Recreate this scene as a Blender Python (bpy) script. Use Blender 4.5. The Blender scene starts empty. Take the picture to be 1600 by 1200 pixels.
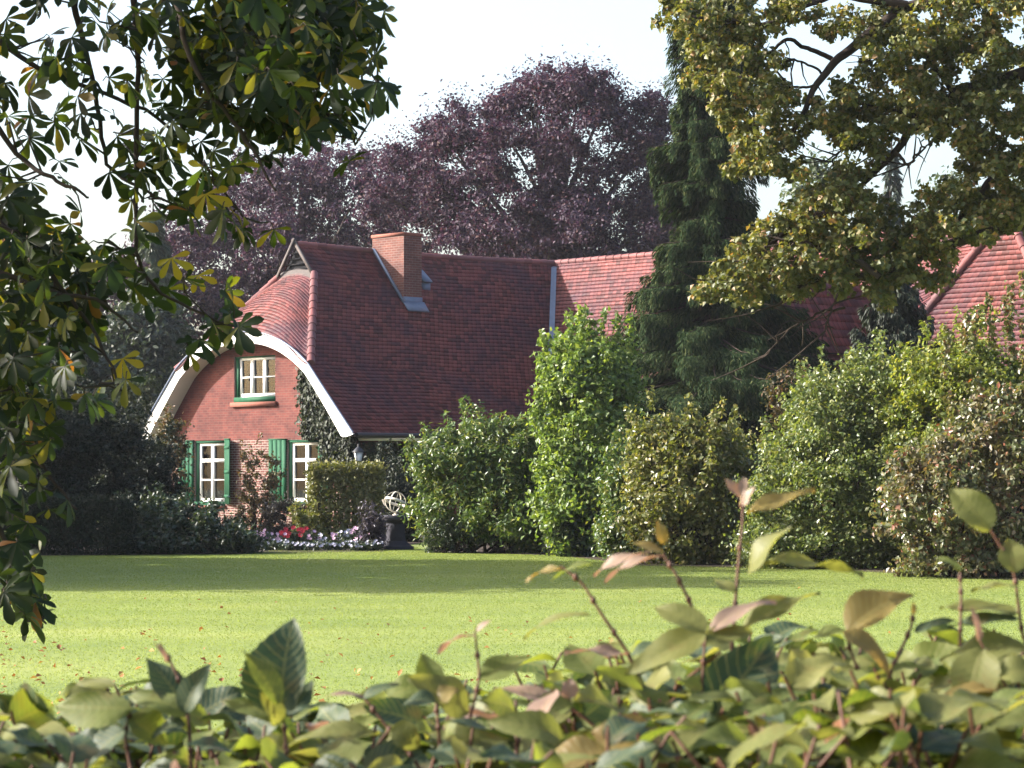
import bpy, math, random
import numpy as np
from mathutils import Vector

sc = bpy.context.scene
C = sc.collection
rs = np.random.default_rng(7)
R = math.radians

# ------------------------------------------------------------------ camera, sky, sun, exposure
FOC, HZ, EYE = 4200.0, 745.0, 1.65        # focal length in photo pixels, horizon row, eye height
cam_d = bpy.data.cameras.new('camera'); cam = bpy.data.objects.new('camera', cam_d); C.objects.link(cam)
cam.location = (0, 0, EYE); cam.rotation_euler = (R(90), 0, 0)
cam_d.sensor_width = 36; cam_d.lens = 36*FOC/1600; cam_d.shift_y = (HZ-600)/1600
cam_d.clip_start = .05; cam_d.clip_end = 3000
cam_d.dof.use_dof = True; cam_d.dof.focus_distance = 62; cam_d.dof.aperture_fstop = 21
sc.camera = cam

SUN_EL, SUN_BACK = 27.0, 5.0              # sun stands to the left, level with the scene
sd = Vector((-math.cos(R(SUN_EL))*math.cos(R(SUN_BACK)), math.cos(R(SUN_EL))*math.sin(R(SUN_BACK)), math.sin(R(SUN_EL))))
w = bpy.data.worlds.new('World'); sc.world = w; w.use_nodes = True
nt = w.node_tree; nt.nodes.clear()
sky = nt.nodes.new('ShaderNodeTexSky'); sky.sky_type = 'NISHITA'; sky.sun_disc = False
sky.sun_elevation = R(SUN_EL); sky.sun_rotation = math.atan2(sd.x, sd.y)
sky.air_density = 1.0; sky.dust_density = 4.5; sky.ozone_density = 1.0
bg = nt.nodes.new('ShaderNodeBackground'); bg.inputs['Strength'].default_value = .155
wo = nt.nodes.new('ShaderNodeOutputWorld')
nt.links.new(sky.outputs[0], bg.inputs[0]); nt.links.new(bg.outputs[0], wo.inputs[0])
sl = bpy.data.lights.new('sun', 'SUN'); sl.energy = 5.0; sl.angle = R(.5); sl.color = (1, .96, .91)
so = bpy.data.objects.new('sun', sl); C.objects.link(so); so.rotation_euler = sd.to_track_quat('Z', 'Y').to_euler(); so.location = (-30, 10, 40)
vs = sc.view_settings; vs.view_transform = 'Standard'; vs.look = 'None'; vs.gamma = 1; vs.exposure = 1.62
sc.cycles.max_bounces = 8; sc.cycles.transparent_max_bounces = 8; sc.cycles.use_denoising = True

# ------------------------------------------------------------------ helpers
def P(px, py, d):
    return np.array([(px-800)/FOC*d, d, EYE+(HZ-py)/FOC*d])

def link(o, parent=None):
    C.objects.link(o)
    if parent is not None: o.parent = parent
    return o

def thing(name, label, cat, loc=(0, 0, 0), group=None):
    o = bpy.data.objects.new(name, None); o.empty_display_size = .2
    o.location = loc; C.objects.link(o)
    tag(o, label, cat, group); return o

def tag(o, label=None, cat=None, group=None, kind=None):
    if label: o['label'] = label
    if cat: o['category'] = cat
    if group: o['group'] = group
    if kind: o['kind'] = kind
    return o

class MB:
    """collects vertices / faces / uvs and links them as one mesh object"""
    def __init__(s): s.V = []; s.F = []; s.U = []; s.n = 0
    def add(s, V, F, U=None):
        V = np.asarray(V, float).reshape(-1, 3); F = np.asarray(F, int)
        s.V.append(V); s.F.append(F+s.n); s.n += len(V)
        s.U.append(np.zeros((len(V), 2)) if U is None else np.asarray(U, float))
        return s
    def quad(s, a, b, c, d, U=None): return s.add([a, b, c, d], [[0, 1, 2, 3]], U)
    def box(s, c, h, X=(1, 0, 0), Y=(0, 1, 0), Z=(0, 0, 1)):
        c = np.array(c, float); X, Y, Z = [np.array(q, float)*k for q, k in zip((X, Y, Z), h)]
        V = [c+i*X+j*Y+k*Z for k in (-1, 1) for j in (-1, 1) for i in (-1, 1)]
        F = [[0, 2, 3, 1], [4, 5, 7, 6], [0, 1, 5, 4], [2, 6, 7, 3], [0, 4, 6, 2], [1, 3, 7, 5]]
        return s.add(V, F)
    def tube(s, pts, rad, n=6, cap=True):
        pts = np.asarray(pts, float); m = len(pts)
        rad = np.broadcast_to(np.asarray(rad, float), (m,))
        T = np.gradient(pts, axis=0); T /= np.linalg.norm(T, axis=1)[:, None]+1e-9
        ref = np.where(np.abs(T[:, 2:3]) > .9, np.array([[1., 0, 0]]), np.array([[0, 0, 1.]]))
        A = np.cross(T, ref); A /= np.linalg.norm(A, axis=1)[:, None]+1e-9
        for i in range(1, m):
            a = A[i-1]-T[i]*np.dot(A[i-1], T[i]); A[i] = a/(np.linalg.norm(a)+1e-9)
        B = np.cross(T, A)
        th = np.linspace(0, 2*np.pi, n, endpoint=False)
        V = pts[:, None]+rad[:, None, None]*(A[:, None]*np.cos(th)[None, :, None]+B[:, None]*np.sin(th)[None, :, None])
        L = np.concatenate([[0], np.cumsum(np.linalg.norm(np.diff(pts, axis=0), axis=1))])
        U = np.stack(np.broadcast_arrays(th[None]/6.28, L[:, None]), -1)
        i = np.arange(m-1)[:, None]*n; j = np.arange(n)[None]; k = (j+1) % n
        F = np.stack([i+j, i+k, i+n+k, i+n+j], -1).reshape(-1, 4)
        s.add(V.reshape(-1, 3), F, U.reshape(-1, 2))
        return s
    def lathe(s, prof, c, n=20, ax=None):
        pr = np.asarray(prof, float); th = np.linspace(0, 2*np.pi, n, endpoint=False)
        V = np.stack([np.stack([r*np.cos(th), r*np.sin(th), np.full(n, z)], -1) for r, z in pr])+np.asarray(c, float)
        m = len(pr); i = np.arange(m-1)[:, None]*n; j = np.arange(n)[None]; k = (j+1) % n
        F = np.stack([i+j, i+k, i+n+k, i+n+j], -1).reshape(-1, 4)
        return s.add(V.reshape(-1, 3), F)
    def obj(s, name, mat, parent=None, smooth=False, loc=None):
        V = np.concatenate(s.V); U = np.concatenate(s.U)
        Ft = [f for f in s.F if f.shape[1] == 3]; Fq = [f for f in s.F if f.shape[1] == 4]; Fn = [f for f in s.F if f.shape[1] > 4]
        allf = []
        sizes = []
        for grp in (Ft, Fq):
            if grp:
                a = np.concatenate(grp); allf.append(a.ravel()); sizes.append(np.full(len(a), a.shape[1]))
        for a in Fn: allf.append(a.ravel()); sizes.append(np.full(len(a), a.shape[1]))
        idx = np.concatenate(allf).astype(np.int32); sz = np.concatenate(sizes)
        if loc is not None: V = V-np.asarray(loc)
        me = bpy.data.meshes.new(name)
        me.vertices.add(len(V)); me.vertices.foreach_set('co', V.astype(np.float32).ravel())
        me.loops.add(len(idx)); me.loops.foreach_set('vertex_index', idx)
        me.polygons.add(len(sz)); me.polygons.foreach_set('loop_start', np.concatenate([[0], np.cumsum(sz)[:-1]]).astype(np.int32))
        uv = me.uv_layers.new(name='UVMap'); uv.data.foreach_set('uv', U[idx].astype(np.float32).ravel())
        if smooth: me.polygons.foreach_set('use_smooth', np.ones(len(sz), bool))
        me.update(calc_edges=True); me.validate()
        if mat: me.materials.append(mat)
        o = bpy.data.objects.new(name, me)
        if loc is not None: o.location = loc
        link(o, parent)
        if parent is not None:
            q = parent; off = Vector((0, 0, 0))
            while q is not None: off += q.location; q = q.parent
            if loc is None: o.location = -off
            else: o.location = Vector(loc)-off
        return o

def nrm(a): return a/(np.linalg.norm(a, axis=-1, keepdims=True)+1e-9)

# ------------------------------------------------------------------ materials
def mat(name):
    m = bpy.data.materials.new(name); m.use_nodes = True
    t = m.node_tree; t.nodes.clear(); return m, t
def N(t, typ, **k):
    n = t.nodes.new(typ)
    for a, b in k.items(): setattr(n, a, b)
    return n
def ramp(t, cols, fac=None, interp='LINEAR'):
    r = N(t, 'ShaderNodeValToRGB'); r.color_ramp.interpolation = interp
    e = r.color_ramp.elements
    while len(e) < len(cols): e.new(.5)
    for i, c in enumerate(cols):
        if len(c) == 2: p, c = c
        else: p = i/max(1, len(cols)-1)
        e[i].position = p; e[i].color = (*c, 1)
    if fac is not None: t.links.new(fac, r.inputs[0])
    return r
def noise(t, scale, detail=3, vec=None, rough=.5):
    n = N(t, 'ShaderNodeTexNoise'); n.inputs['Scale'].default_value = scale; n.inputs['Detail'].default_value = detail
    n.inputs['Roughness'].default_value = rough
    if vec is not None: t.links.new(vec, n.inputs['Vector'])
    return n
def mixc(t, a, b, fac, mode='MIX'):
    m = N(t, 'ShaderNodeMix', data_type='RGBA', blend_type=mode)
    for s_, v in ((0, fac), (6, a), (7, b)):
        if hasattr(v, 'links'): t.links.new(v, m.inputs[s_])
        elif s_ == 0: m.inputs[0].default_value = v
        else: m.inputs[s_].default_value = (*v, 1)
    return m.outputs[2]
def out(t, sh):
    o = N(t, 'ShaderNodeOutputMaterial'); t.links.new(sh, o.inputs[0])
def princ(t, col, rough=.6, spec=.5, normal=None):
    p = N(t, 'ShaderNodeBsdfPrincipled')
    if hasattr(col, 'links'): t.links.new(col, p.inputs['Base Color'])
    else: p.inputs['Base Color'].default_value = (*col, 1)
    if hasattr(rough, 'links'): t.links.new(rough, p.inputs['Roughness'])
    else: p.inputs['Roughness'].default_value = rough
    p.inputs['Specular IOR Level'].default_value = spec
    if normal is not None: t.links.new(normal, p.inputs['Normal'])
    return p
def bump(t, h, strength=.3, dist=.01):
    b = N(t, 'ShaderNodeBump'); b.inputs['Strength'].default_value = strength; b.inputs['Distance'].default_value = dist
    t.links.new(h, b.inputs['Height']); return b.outputs[0]
def plain(name, col, rough=.6, spec=.4, var=.25, scale=6):
    m, t = mat(name); tc = N(t, 'ShaderNodeTexCoord')
    n = noise(t, scale, 5, tc.outputs['Object'])
    c = ramp(t, [tuple(x*(1-var) for x in col), tuple(min(1, x*(1+var)) for x in col)], n.outputs[0])
    p = princ(t, c.outputs[0], rough, spec, bump(t, n.outputs[0], .15)); out(t, p.outputs[0]); return m
def leafmat(name, cols, trans=.4, rough=.45, spec=.4, tint=(1.5, 1.5, .55), veins=False, patch=.8, patchcol=None):
    m, t = mat(name); g = N(t, 'ShaderNodeNewGeometry'); tc = N(t, 'ShaderNodeTexCoord')
    c = ramp(t, cols, g.outputs['Random Per Island']).outputs[0]
    if patchcol is not None:
        n = noise(t, patch, 2, tc.outputs['Object'])
        f = ramp(t, [(.48, (0, 0, 0)), (.62, (1, 1, 1))], n.outputs[0])
        f2 = N(t, 'ShaderNodeMath', operation='MULTIPLY'); t.links.new(f.outputs[0], f2.inputs[0]); f2.inputs[1].default_value = .45
        c = mixc(t, c, patchcol, f2.outputs[0])
    nrmsock = None
    if veins:
        s = N(t, 'ShaderNodeSeparateXYZ'); t.links.new(tc.outputs['UV'], s.inputs[0])
        ab = N(t, 'ShaderNodeMath', operation='ABSOLUTE'); t.links.new(s.outputs[1], ab.inputs[0])
        ma = N(t, 'ShaderNodeMath', operation='MULTIPLY_ADD'); t.links.new(ab.outputs[0], ma.inputs[0]); ma.inputs[1].default_value = -.22; t.links.new(s.outputs[0], ma.inputs[2])
        si = N(t, 'ShaderNodeMath', operation='MULTIPLY'); t.links.new(ma.outputs[0], si.inputs[0]); si.inputs[1].default_value = 62
        sn = N(t, 'ShaderNodeMath', operation='SINE'); t.links.new(si.outputs[0], sn.inputs[0])
        vf = ramp(t, [(.78, (0, 0, 0)), (.98, (1, 1, 1))], sn.outputs[0])
        mid = ramp(t, [(.02, (1, 1, 1)), (.07, (0, 0, 0))], ab.outputs[0])
        mx = N(t, 'ShaderNodeMath', operation='MAXIMUM'); t.links.new(vf.outputs[0], mx.inputs[0]); t.links.new(mid.outputs[0], mx.inputs[1])
        mu = N(t, 'ShaderNodeMath', operation='MULTIPLY'); t.links.new(mx.outputs[0], mu.inputs[0]); mu.inputs[1].default_value = .45
        c = mixc(t, c, (.22, .2, .07), mu.outputs[0])
        n = noise(t, 30, 3, tc.outputs['Object'])
        fb = ramp(t, [(.58, (0, 0, 0)), (.75, (1, 1, 1))], n.outputs[0])
        mb = N(t, 'ShaderNodeMath', operation='MULTIPLY'); t.links.new(fb.outputs[0], mb.inputs[0]); mb.inputs[1].default_value = .35
        c = mixc(t, c, (.16, .07, .025), mb.outputs[0])
        nrmsock = bump(t, mx.outputs[0], .25, .002)
    p = princ(t, c, rough, spec, nrmsock)
    tr = N(t, 'ShaderNodeBsdfTranslucent')
    t.links.new(mixc(t, c, tint, 1.0, 'MULTIPLY'), tr.inputs[0])
    mx = N(t, 'ShaderNodeMixShader'); mx.inputs[0].default_value = trans
    t.links.new(p.outputs[0], mx.inputs[1]); t.links.new(tr.outputs[0], mx.inputs[2]); out(t, mx.outputs[0]); return m

def m_tile(name, base, dark, var=.5):
    m, t = mat(name); tc = N(t, 'ShaderNodeTexCoord')
    fl = N(t, 'ShaderNodeVectorMath', operation='FLOOR'); t.links.new(tc.outputs['UV'], fl.inputs[0])
    wn = N(t, 'ShaderNodeTexWhiteNoise', noise_dimensions='2D'); t.links.new(fl.outputs[0], wn.inputs['Vector'])
    c = ramp(t, [tuple(x*(1-var) for x in base), base, tuple(min(1, x*(1+var*.7)) for x in base)], wn.outputs[0]).outputs[0]
    sx = N(t, 'ShaderNodeSeparateXYZ'); t.links.new(tc.outputs['UV'], sx.inputs[0])
    fr = N(t, 'ShaderNodeMath', operation='FRACT'); t.links.new(sx.outputs[0], fr.inputs[0])
    jt = ramp(t, [(.0, (.35, .35, .35)), (.10, (1, 1, 1)), (.90, (1, 1, 1)), (1, (.35, .35, .35))], fr.outputs[0])
    c = mixc(t, c, jt.outputs[0], 1.0, 'MULTIPLY')
    n = noise(t, .55, 5, tc.outputs['Object'], .6)
    f = ramp(t, [(.42, (0, 0, 0)), (.66, (.75, .75, .75))], n.outputs[0])
    c = mixc(t, c, dark, f.outputs[0])
    n2 = noise(t, 9, 4, tc.outputs['Object'], .7)
    f2 = ramp(t, [(.6, (0, 0, 0)), (.75, (.5, .5, .5))], n2.outputs[0])
    c = mixc(t, c, (.05, .04, .045), f2.outputs[0])
    rr = ramp(t, [(.3, (.5,)*3), (.7, (.75,)*3)], n2.outputs[0])
    p = princ(t, c, rr.outputs[0], .15, bump(t, n2.outputs[0], .2, .005)); out(t, p.outputs[0]); return m
def m_brick(name, c1, c2, mortar, msize=.012, bw=.24, rh=.077):
    m, t = mat(name); tc = N(t, 'ShaderNodeTexCoord')
    b = N(t, 'ShaderNodeTexBrick'); t.links.new(tc.outputs['UV'], b.inputs['Vector'])
    b.inputs['Color1'].default_value = (*c1, 1); b.inputs['Color2'].default_value = (*c2, 1); b.inputs['Mortar'].default_value = (*mortar, 1)
    b.inputs['Scale'].default_value = 1; b.inputs['Mortar Size'].default_value = msize; b.inputs['Brick Width'].default_value = bw; b.inputs['Row Height'].default_value = rh
    b.inputs['Mortar Smooth'].default_value = .2; b.inputs['Bias'].default_value = 0
    n = noise(t, 1.3, 5, tc.outputs['UV'], .65)
    f = ramp(t, [(.3, (.5, .48, .52)), (.7, (1.25, 1.2, 1.15))], n.outputs[0])
    c = mixc(t, b.outputs[0], f.outputs[0], 1.0, 'MULTIPLY')
    p = princ(t, c, .85, .25, bump(t, b.outputs['Fac'], -.35, .01)); out(t, p.outputs[0]); return m
def m_lawn():
    m, t = mat('lawn'); tc = N(t, 'ShaderNodeTexCoord')
    n1 = noise(t, .35, 4, tc.outputs['Object'], .6); n2 = noise(t, 14, 4, tc.outputs['Object'], .7)
    c = ramp(t, [(.3, (.13, .17, .045)), (.55, (.17, .205, .053)), (.75, (.215, .235, .075))], n1.outputs[0]).outputs[0]
    c = mixc(t, c, ramp(t, [(.3, (.8, .82, .78)), (.7, (1.12, 1.1, 1.06))], n2.outputs[0]).outputs[0], 1.0, 'MULTIPLY')
    mp = N(t, 'ShaderNodeMapping'); mp.inputs['Scale'].default_value = (.05, .55, 1); t.links.new(tc.outputs['Object'], mp.inputs[0])
    n3 = noise(t, 1, 3, mp.outputs[0]); c = mixc(t, c, ramp(t, [(.35, (.80, .86, .74)), (.65, (1.1, 1.08, 1.06))], n3.outputs[0]).outputs[0], 1.0, 'MULTIPLY')
    p = princ(t, c, .8, .2, bump(t, n2.outputs[0], .5, .03)); out(t, p.outputs[0]); return m

M = dict(
    lawn=m_lawn(),
    soil=plain('soil', (.045, .032, .022), .95, .2, .4, 9),
    tile=m_tile('roof_tile', (.125, .034, .031), (.046, .021, .034), .55),
    ridge=m_tile('ridge_tile', (.165, .06, .057), (.10, .06, .066), .3),
    brick=m_brick('brick', (.135, .034, .026), (.088, .022, .019), (.115, .054, .046), .011),
    brick_low=m_brick('lower_brick', (.14, .046, .036), (.095, .032, .028), (.24, .20, .175), .015),
    chim=m_brick('chimney_brick', (.15, .056, .043), (.10, .035, .029), (.16, .11, .095), .012),
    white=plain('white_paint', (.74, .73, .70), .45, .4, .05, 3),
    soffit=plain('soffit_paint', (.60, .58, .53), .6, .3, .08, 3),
    green=plain('green_paint', (.006, .062, .028), .7, .2, .3, 6),
    lead=plain('lead_flashing', (.09, .115, .17), .5, .5, .25, 4),
    wood=plain('weathered_wood', (.07, .058, .055), .8, .3, .4, 10),
    sill=plain('sill_brick', (.20, .075, .055), .85, .2, .3, 12),
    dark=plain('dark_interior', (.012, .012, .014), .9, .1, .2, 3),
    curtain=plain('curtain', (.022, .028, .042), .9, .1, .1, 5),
    bark=plain('bark', (.035, .026, .02), .95, .15, .5, 9),
    bark_l=plain('grey_bark', (.07, .055, .05), .95, .15, .4, 9),
    twig=plain('red_twig', (.085, .034, .018), .6, .3, .3, 40),
    metal=plain('brass_rings', (.62, .56, .46), .35, .6, .15, 20),
    black=plain('black_iron', (.015, .016, .02), .5, .4, .2, 10),
    stone=plain('dark_stone', (.032, .031, .038), .9, .2, .35, 8),
)
def m_glass():
    m, t = mat('window_glass')
    gl = N(t, 'ShaderNodeBsdfGlossy'); gl.inputs['Roughness'].default_value = .02
    tr = N(t, 'ShaderNodeBsdfTransparent'); tr.inputs[0].default_value = (.75, .8, .85, 1)
    fr = N(t, 'ShaderNodeFresnel'); fr.inputs[0].default_value = 1.4
    ad = N(t, 'ShaderNodeMath', operation='ADD'); t.links.new(fr.outputs[0], ad.inputs[0]); ad.inputs[1].default_value = .0
    mx = N(t, 'ShaderNodeMixShader'); t.links.new(ad.outputs[0], mx.inputs[0]); t.links.new(tr.outputs[0], mx.inputs[1]); t.links.new(gl.outputs[0], mx.inputs[2])
    out(t, mx.outputs[0]); return m
M['glass'] = m_glass()
L_ = dict(
    chestnut=leafmat('chestnut_leaf', [(0, (.007, .014, .005)), (.5, (.014, .025, .007)), (.8, (.036, .052, .009)), (.975, (.12, .10, .015)), (1, (.15, .055, .012))], .55, .5, .3, (1.75, 1.75, .45)),
    yellowed=leafmat('yellowed_leaf', [(0, (.30, .20, .01)), (1, (.22, .20, .02))], .5),
    maple=leafmat('maple_leaf', [(0, (.045, .06, .016)), (.5, (.11, .12, .032)), (.85, (.19, .175, .055)), (1, (.22, .12, .05))], .33, .5, .4, (1.5, 1.4, .5), patchcol=(.04, .06, .02), patch=.9),
    beech=leafmat('copper_beech_leaf', [(0, (.034, .023, .041)), (.6, (.052, .034, .055)), (.9, (.072, .041, .055)), (1, (.09, .05, .042))], .25, .6, .2, (1.4, .8, 1.0)),
    spruce=leafmat('spruce_needle', [(0, (.011, .024, .010)), (.7, (.022, .038, .014)), (1, (.06, .07, .026))], .15, .8, .05),
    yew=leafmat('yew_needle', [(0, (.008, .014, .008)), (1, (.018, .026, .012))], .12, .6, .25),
    rhodo=leafmat('rhododendron_leaf', [(0, (0.046, 0.086, 0.027)), (0.7, (0.094, 0.140, 0.037)), (1, (0.204, 0.204, 0.055))], .3, .38, .5),
    hazel=leafmat('hazel_leaf', [(0, (0.065, 0.115, 0.029)), (0.6, (0.129, 0.186, 0.043)), (1, (0.215, 0.259, 0.071))], .4, .45, .45),
    golden=leafmat('golden_leaf', [(0, (.075, .095, .024)), (.6, (.15, .16, .042)), (1, (.22, .18, .07))], .35, .4, .5),
    hornb=leafmat('hornbeam_leaf', [(0, (0.073, 0.109, 0.036)), (0.6, (0.137, 0.173, 0.055)), (1, (0.237, 0.237, 0.082))], .35, .4, .5),
    lime=leafmat('lime_leaf', [(0, (0.090, 0.128, 0.027)), (0.6, (0.165, 0.195, 0.037)), (1, (0.255, 0.240, 0.060))], .4, .45, .4),
    russet=leafmat('russet_leaf', [(0, (0.086, 0.108, 0.051)), (0.6, (0.143, 0.151, 0.072)), (0.85, (0.200, 0.172, 0.100)), (1, (0.229, 0.072, 0.043))], .3, .38, .55, patchcol=(.12, .07, .04), patch=1.3),
    shrub=leafmat('dark_shrub_leaf', [(0, (.018, .032, .016)), (.7, (.035, .055, .028)), (1, (.08, .09, .05))], .25, .38, .5),
    ivy=leafmat('ivy_leaf', [(0, (.010, .018, .009)), (.7, (.020, .030, .013)), (1, (.04, .045, .022))], .2, .55, .25),
    boxh=leafmat('box_leaf', [(0, (.065, .075, .02)), (.6, (.12, .125, .034)), (1, (.19, .17, .06))], .3, .45, .4),
    purple=leafmat('purple_shrub_leaf', [(0, (.03, .024, .04)), (1, (.07, .055, .08))], .2, .5, .4),
    clip=leafmat('clipped_leaf', [(0, (.02, .018, .02)), (1, (.055, .045, .035))], .2, .5, .4),
    brownish=leafmat('brownish_leaf', [(0, (.05, .05, .02)), (.6, (.085, .07, .03)), (1, (.13, .06, .03))], .3, .5, .4),
    far=leafmat('far_leaf', [(0, (.035, .055, .03)), (1, (.075, .095, .045))], .3, .5, .4),
    dfar=leafmat('dark_far_leaf', [(0, (.018, .03, .024)), (1, (.04, .055, .04))], .25, .5, .4),
    petal_w=leafmat('white_petal', [(0, (.30, .29, .42)), (1, (.55, .54, .58))], .2, .6, .2, (.8, .8, .8)),
    petal_r=leafmat('red_petal', [(0, (.5, .02, .04)), (1, (.65, .06, .08))], .2, .6, .2, (1, 1, 1)),
    petal_p=leafmat('pink_petal', [(0, (.6, .35, .5)), (1, (.7, .5, .6))], .2, .6, .2, (1, 1, 1)),
    blade=leafmat('grass_blade', [(0, (.175, .215, .062)), (.6, (.19, .23, .068)), (1, (.21, .24, .08))], .5, .6, .15, (1.25, 1.25, .7), patchcol=(.15, .21, .055), patch=.3),
    fallen=leafmat('fallen_leaf', [(0, (.16, .06, .02)), (.6, (.26, .12, .03)), (1, (.32, .20, .06))], .25, .6, .3, (1.2, 1, .6)),
    h_y=leafmat('hedge_leaf_yellow', [(0, (.11, .13, .035)), (1, (.19, .19, .06))], .5, .5, .3, (1.25, 1.2, .55), True),
    h_g=leafmat('hedge_leaf_green', [(0, (.07, .10, .028)), (1, (.15, .17, .045))], .5, .55, .25, (1.5, 1.5, .5), True),
    h_d=leafmat('hedge_leaf_dark', [(0, (.022, .042, .022)), (1, (.045, .07, .035))], .25, .55, .25, (1.5, 1.5, .5), True),
    h_p=leafmat('hedge_leaf_pink', [(0, (.22, .14, .11)), (1, (.28, .20, .15))], .4, .45, .4, (1.2, .9, .7), True),
    h_o=leafmat('hedge_leaf_orange', [(0, (.16, .12, .035)), (1, (.22, .17, .05))], .45, .45, .4, (1.4, 1.1, .5), True),
)

# ------------------------------------------------------------------ foliage builders
def leaf_tris(c, d, n, L, W, fold=.25):
    """rhombic leaves folded along the midrib: 2 triangles each"""
    d = nrm(d); sx = nrm(np.cross(d, n)); nn = np.cross(sx, d)
    L = np.asarray(L)[:, None]; W = np.asarray(W)[:, None]
    mid = c+d*L*.45
    V = np.stack([c, mid-sx*W*.5+nn*W*fold, c+d*L, mid+sx*W*.5+nn*W*fold], 1)
    k = len(c); b = np.arange(k)[:, None]*4
    F = np.concatenate([b+np.array([[0, 2, 1]]), b+np.array([[0, 3, 2]])])
    return V.reshape(-1, 3), F

def clump_leaves(mb, cen, rad, per, L, W, out_bias=.6, droop=.2, up=.35, soft=True):
    """per leaves in each ellipsoidal clump"""
    cen = np.asarray(cen, float); n = len(cen)
    rad = np.broadcast_to(np.asarray(rad, float), (n, 3)) if np.ndim(rad) < 2 else rad
    c = np.repeat(cen, per, 0); r = np.repeat(rad, per, 0); m = len(c)
    q = nrm(rs.normal(size=(m, 3))); rr = np.minimum(np.abs(rs.normal(0, .62, m)), 1.5)[:, None] if soft else rs.uniform(0, 1, m)[:, None]**.5
    p = c+q*r*rr
    nv = nrm(q*out_bias+rs.normal(size=(m, 3))*.55+np.array([0, 0, up]))
    d = nrm(np.cross(nv, rs.normal(size=(m, 3))))+np.array([0, 0, -droop])
    s = rs.uniform(.65, 1.25, m)
    V, F = leaf_tris(p, d, nv, L*s, W*s)
    mb.add(V, F)

def shell(lobes, n, depth=.2, low=.35):
    """clump centres near the surface of a union of ellipsoids"""
    lobes = np.asarray(lobes, float); a = (lobes[:, 3]*lobes[:, 5]+lobes[:, 4]*lobes[:, 5]+lobes[:, 3]*lobes[:, 4]); a /= a.sum()
    res = []
    while sum(map(len, res)) < n:
        k = rs.choice(len(lobes), n, p=a); q = nrm(rs.normal(size=(n, 3)))
        keep = (q[:, 2] > -.25) | (rs.uniform(size=n) < low)
        r = 1-np.abs(rs.normal(0, depth, n)); r = np.clip(r, .15, 1)
        p = lobes[k, :3]+q*lobes[k, 3:]*r[:, None]
        for j in range(len(lobes)):
            ins = (((p-lobes[j, :3])/lobes[j, 3:])**2).sum(1) < .45
            keep &= ~(ins & (k != j))
        res.append(p[keep])
    return np.concatenate(res)[:n]

def limbs(mb, base, top, r0, cens, n_l, r1=.05, sides=6, bend=.12, frac=(.25, .9)):
    """trunk plus limbs that reach for the clumps"""
    base = np.asarray(base, float); top = np.asarray(top, float); H = np.linalg.norm(top-base)
    t = np.linspace(0, 1, 9)[:, None]; tr = base+(top-base)*t; tr[1:-1, :2] += rs.normal(0, H*.008, (7, 2))
    rad = r0*(1-.85*t[:, 0]); rad[0] *= 1.35
    mb.tube(tr, rad, 10)
    idx = rs.choice(len(cens), min(n_l, len(cens)), replace=False)
    for i in idx:
        e = cens[i]
        f = np.clip((e[2]-base[2])/H*rs.uniform(.55, .8)-.03, frac[0]*.5, frac[1])
        a = base+(top-base)*f
        mid = (a+e)/2+rs.normal(0, bend, 3)*np.linalg.norm(e-a)*.6+np.array([0, 0, .08*np.linalg.norm(e-a)])
        s = np.linspace(0, 1, 6)[:, None]
        pts = a*(1-s)**2+2*mid*s*(1-s)+e*s**2
        mb.tube(pts, np.linspace(min(r1*np.linalg.norm(e-a)*.5, r0*.5), .012, 6), sides)

def tree(name, label, cat, base, lobes, n_cl, cl_r, per, L, W, leaf, bark, trunk_r, top=None, n_limbs=40, group=None, depth=.25, droop=.2, low=.4, flat=.7, extra=None, up=.35, partname='crown'):
    lobes = np.asarray(lobes, float)
    root = thing(name, label, cat, tuple(base), group)
    cens = shell(lobes, n_cl, depth, low)
    if extra is not None: cens = np.concatenate([cens, extra])
    mb = MB(); rad = np.array([cl_r, cl_r, cl_r*flat])*rs.uniform(.6, 1.3, (len(cens), 1))
    clump_leaves(mb, cens, rad, per, L, W, droop=droop, up=up)
    mb.obj(partname, leaf, root)
    tb = MB()
    if top is None: top = lobes[:, :3].mean(0)+np.array([0, 0, lobes[:, 5].max()*.5])
    limbs(tb, base, top, trunk_r, cens, n_limbs)
    tb.obj('trunk' if partname == 'crown' else 'stems', bark, root, smooth=True)
    return root

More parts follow.
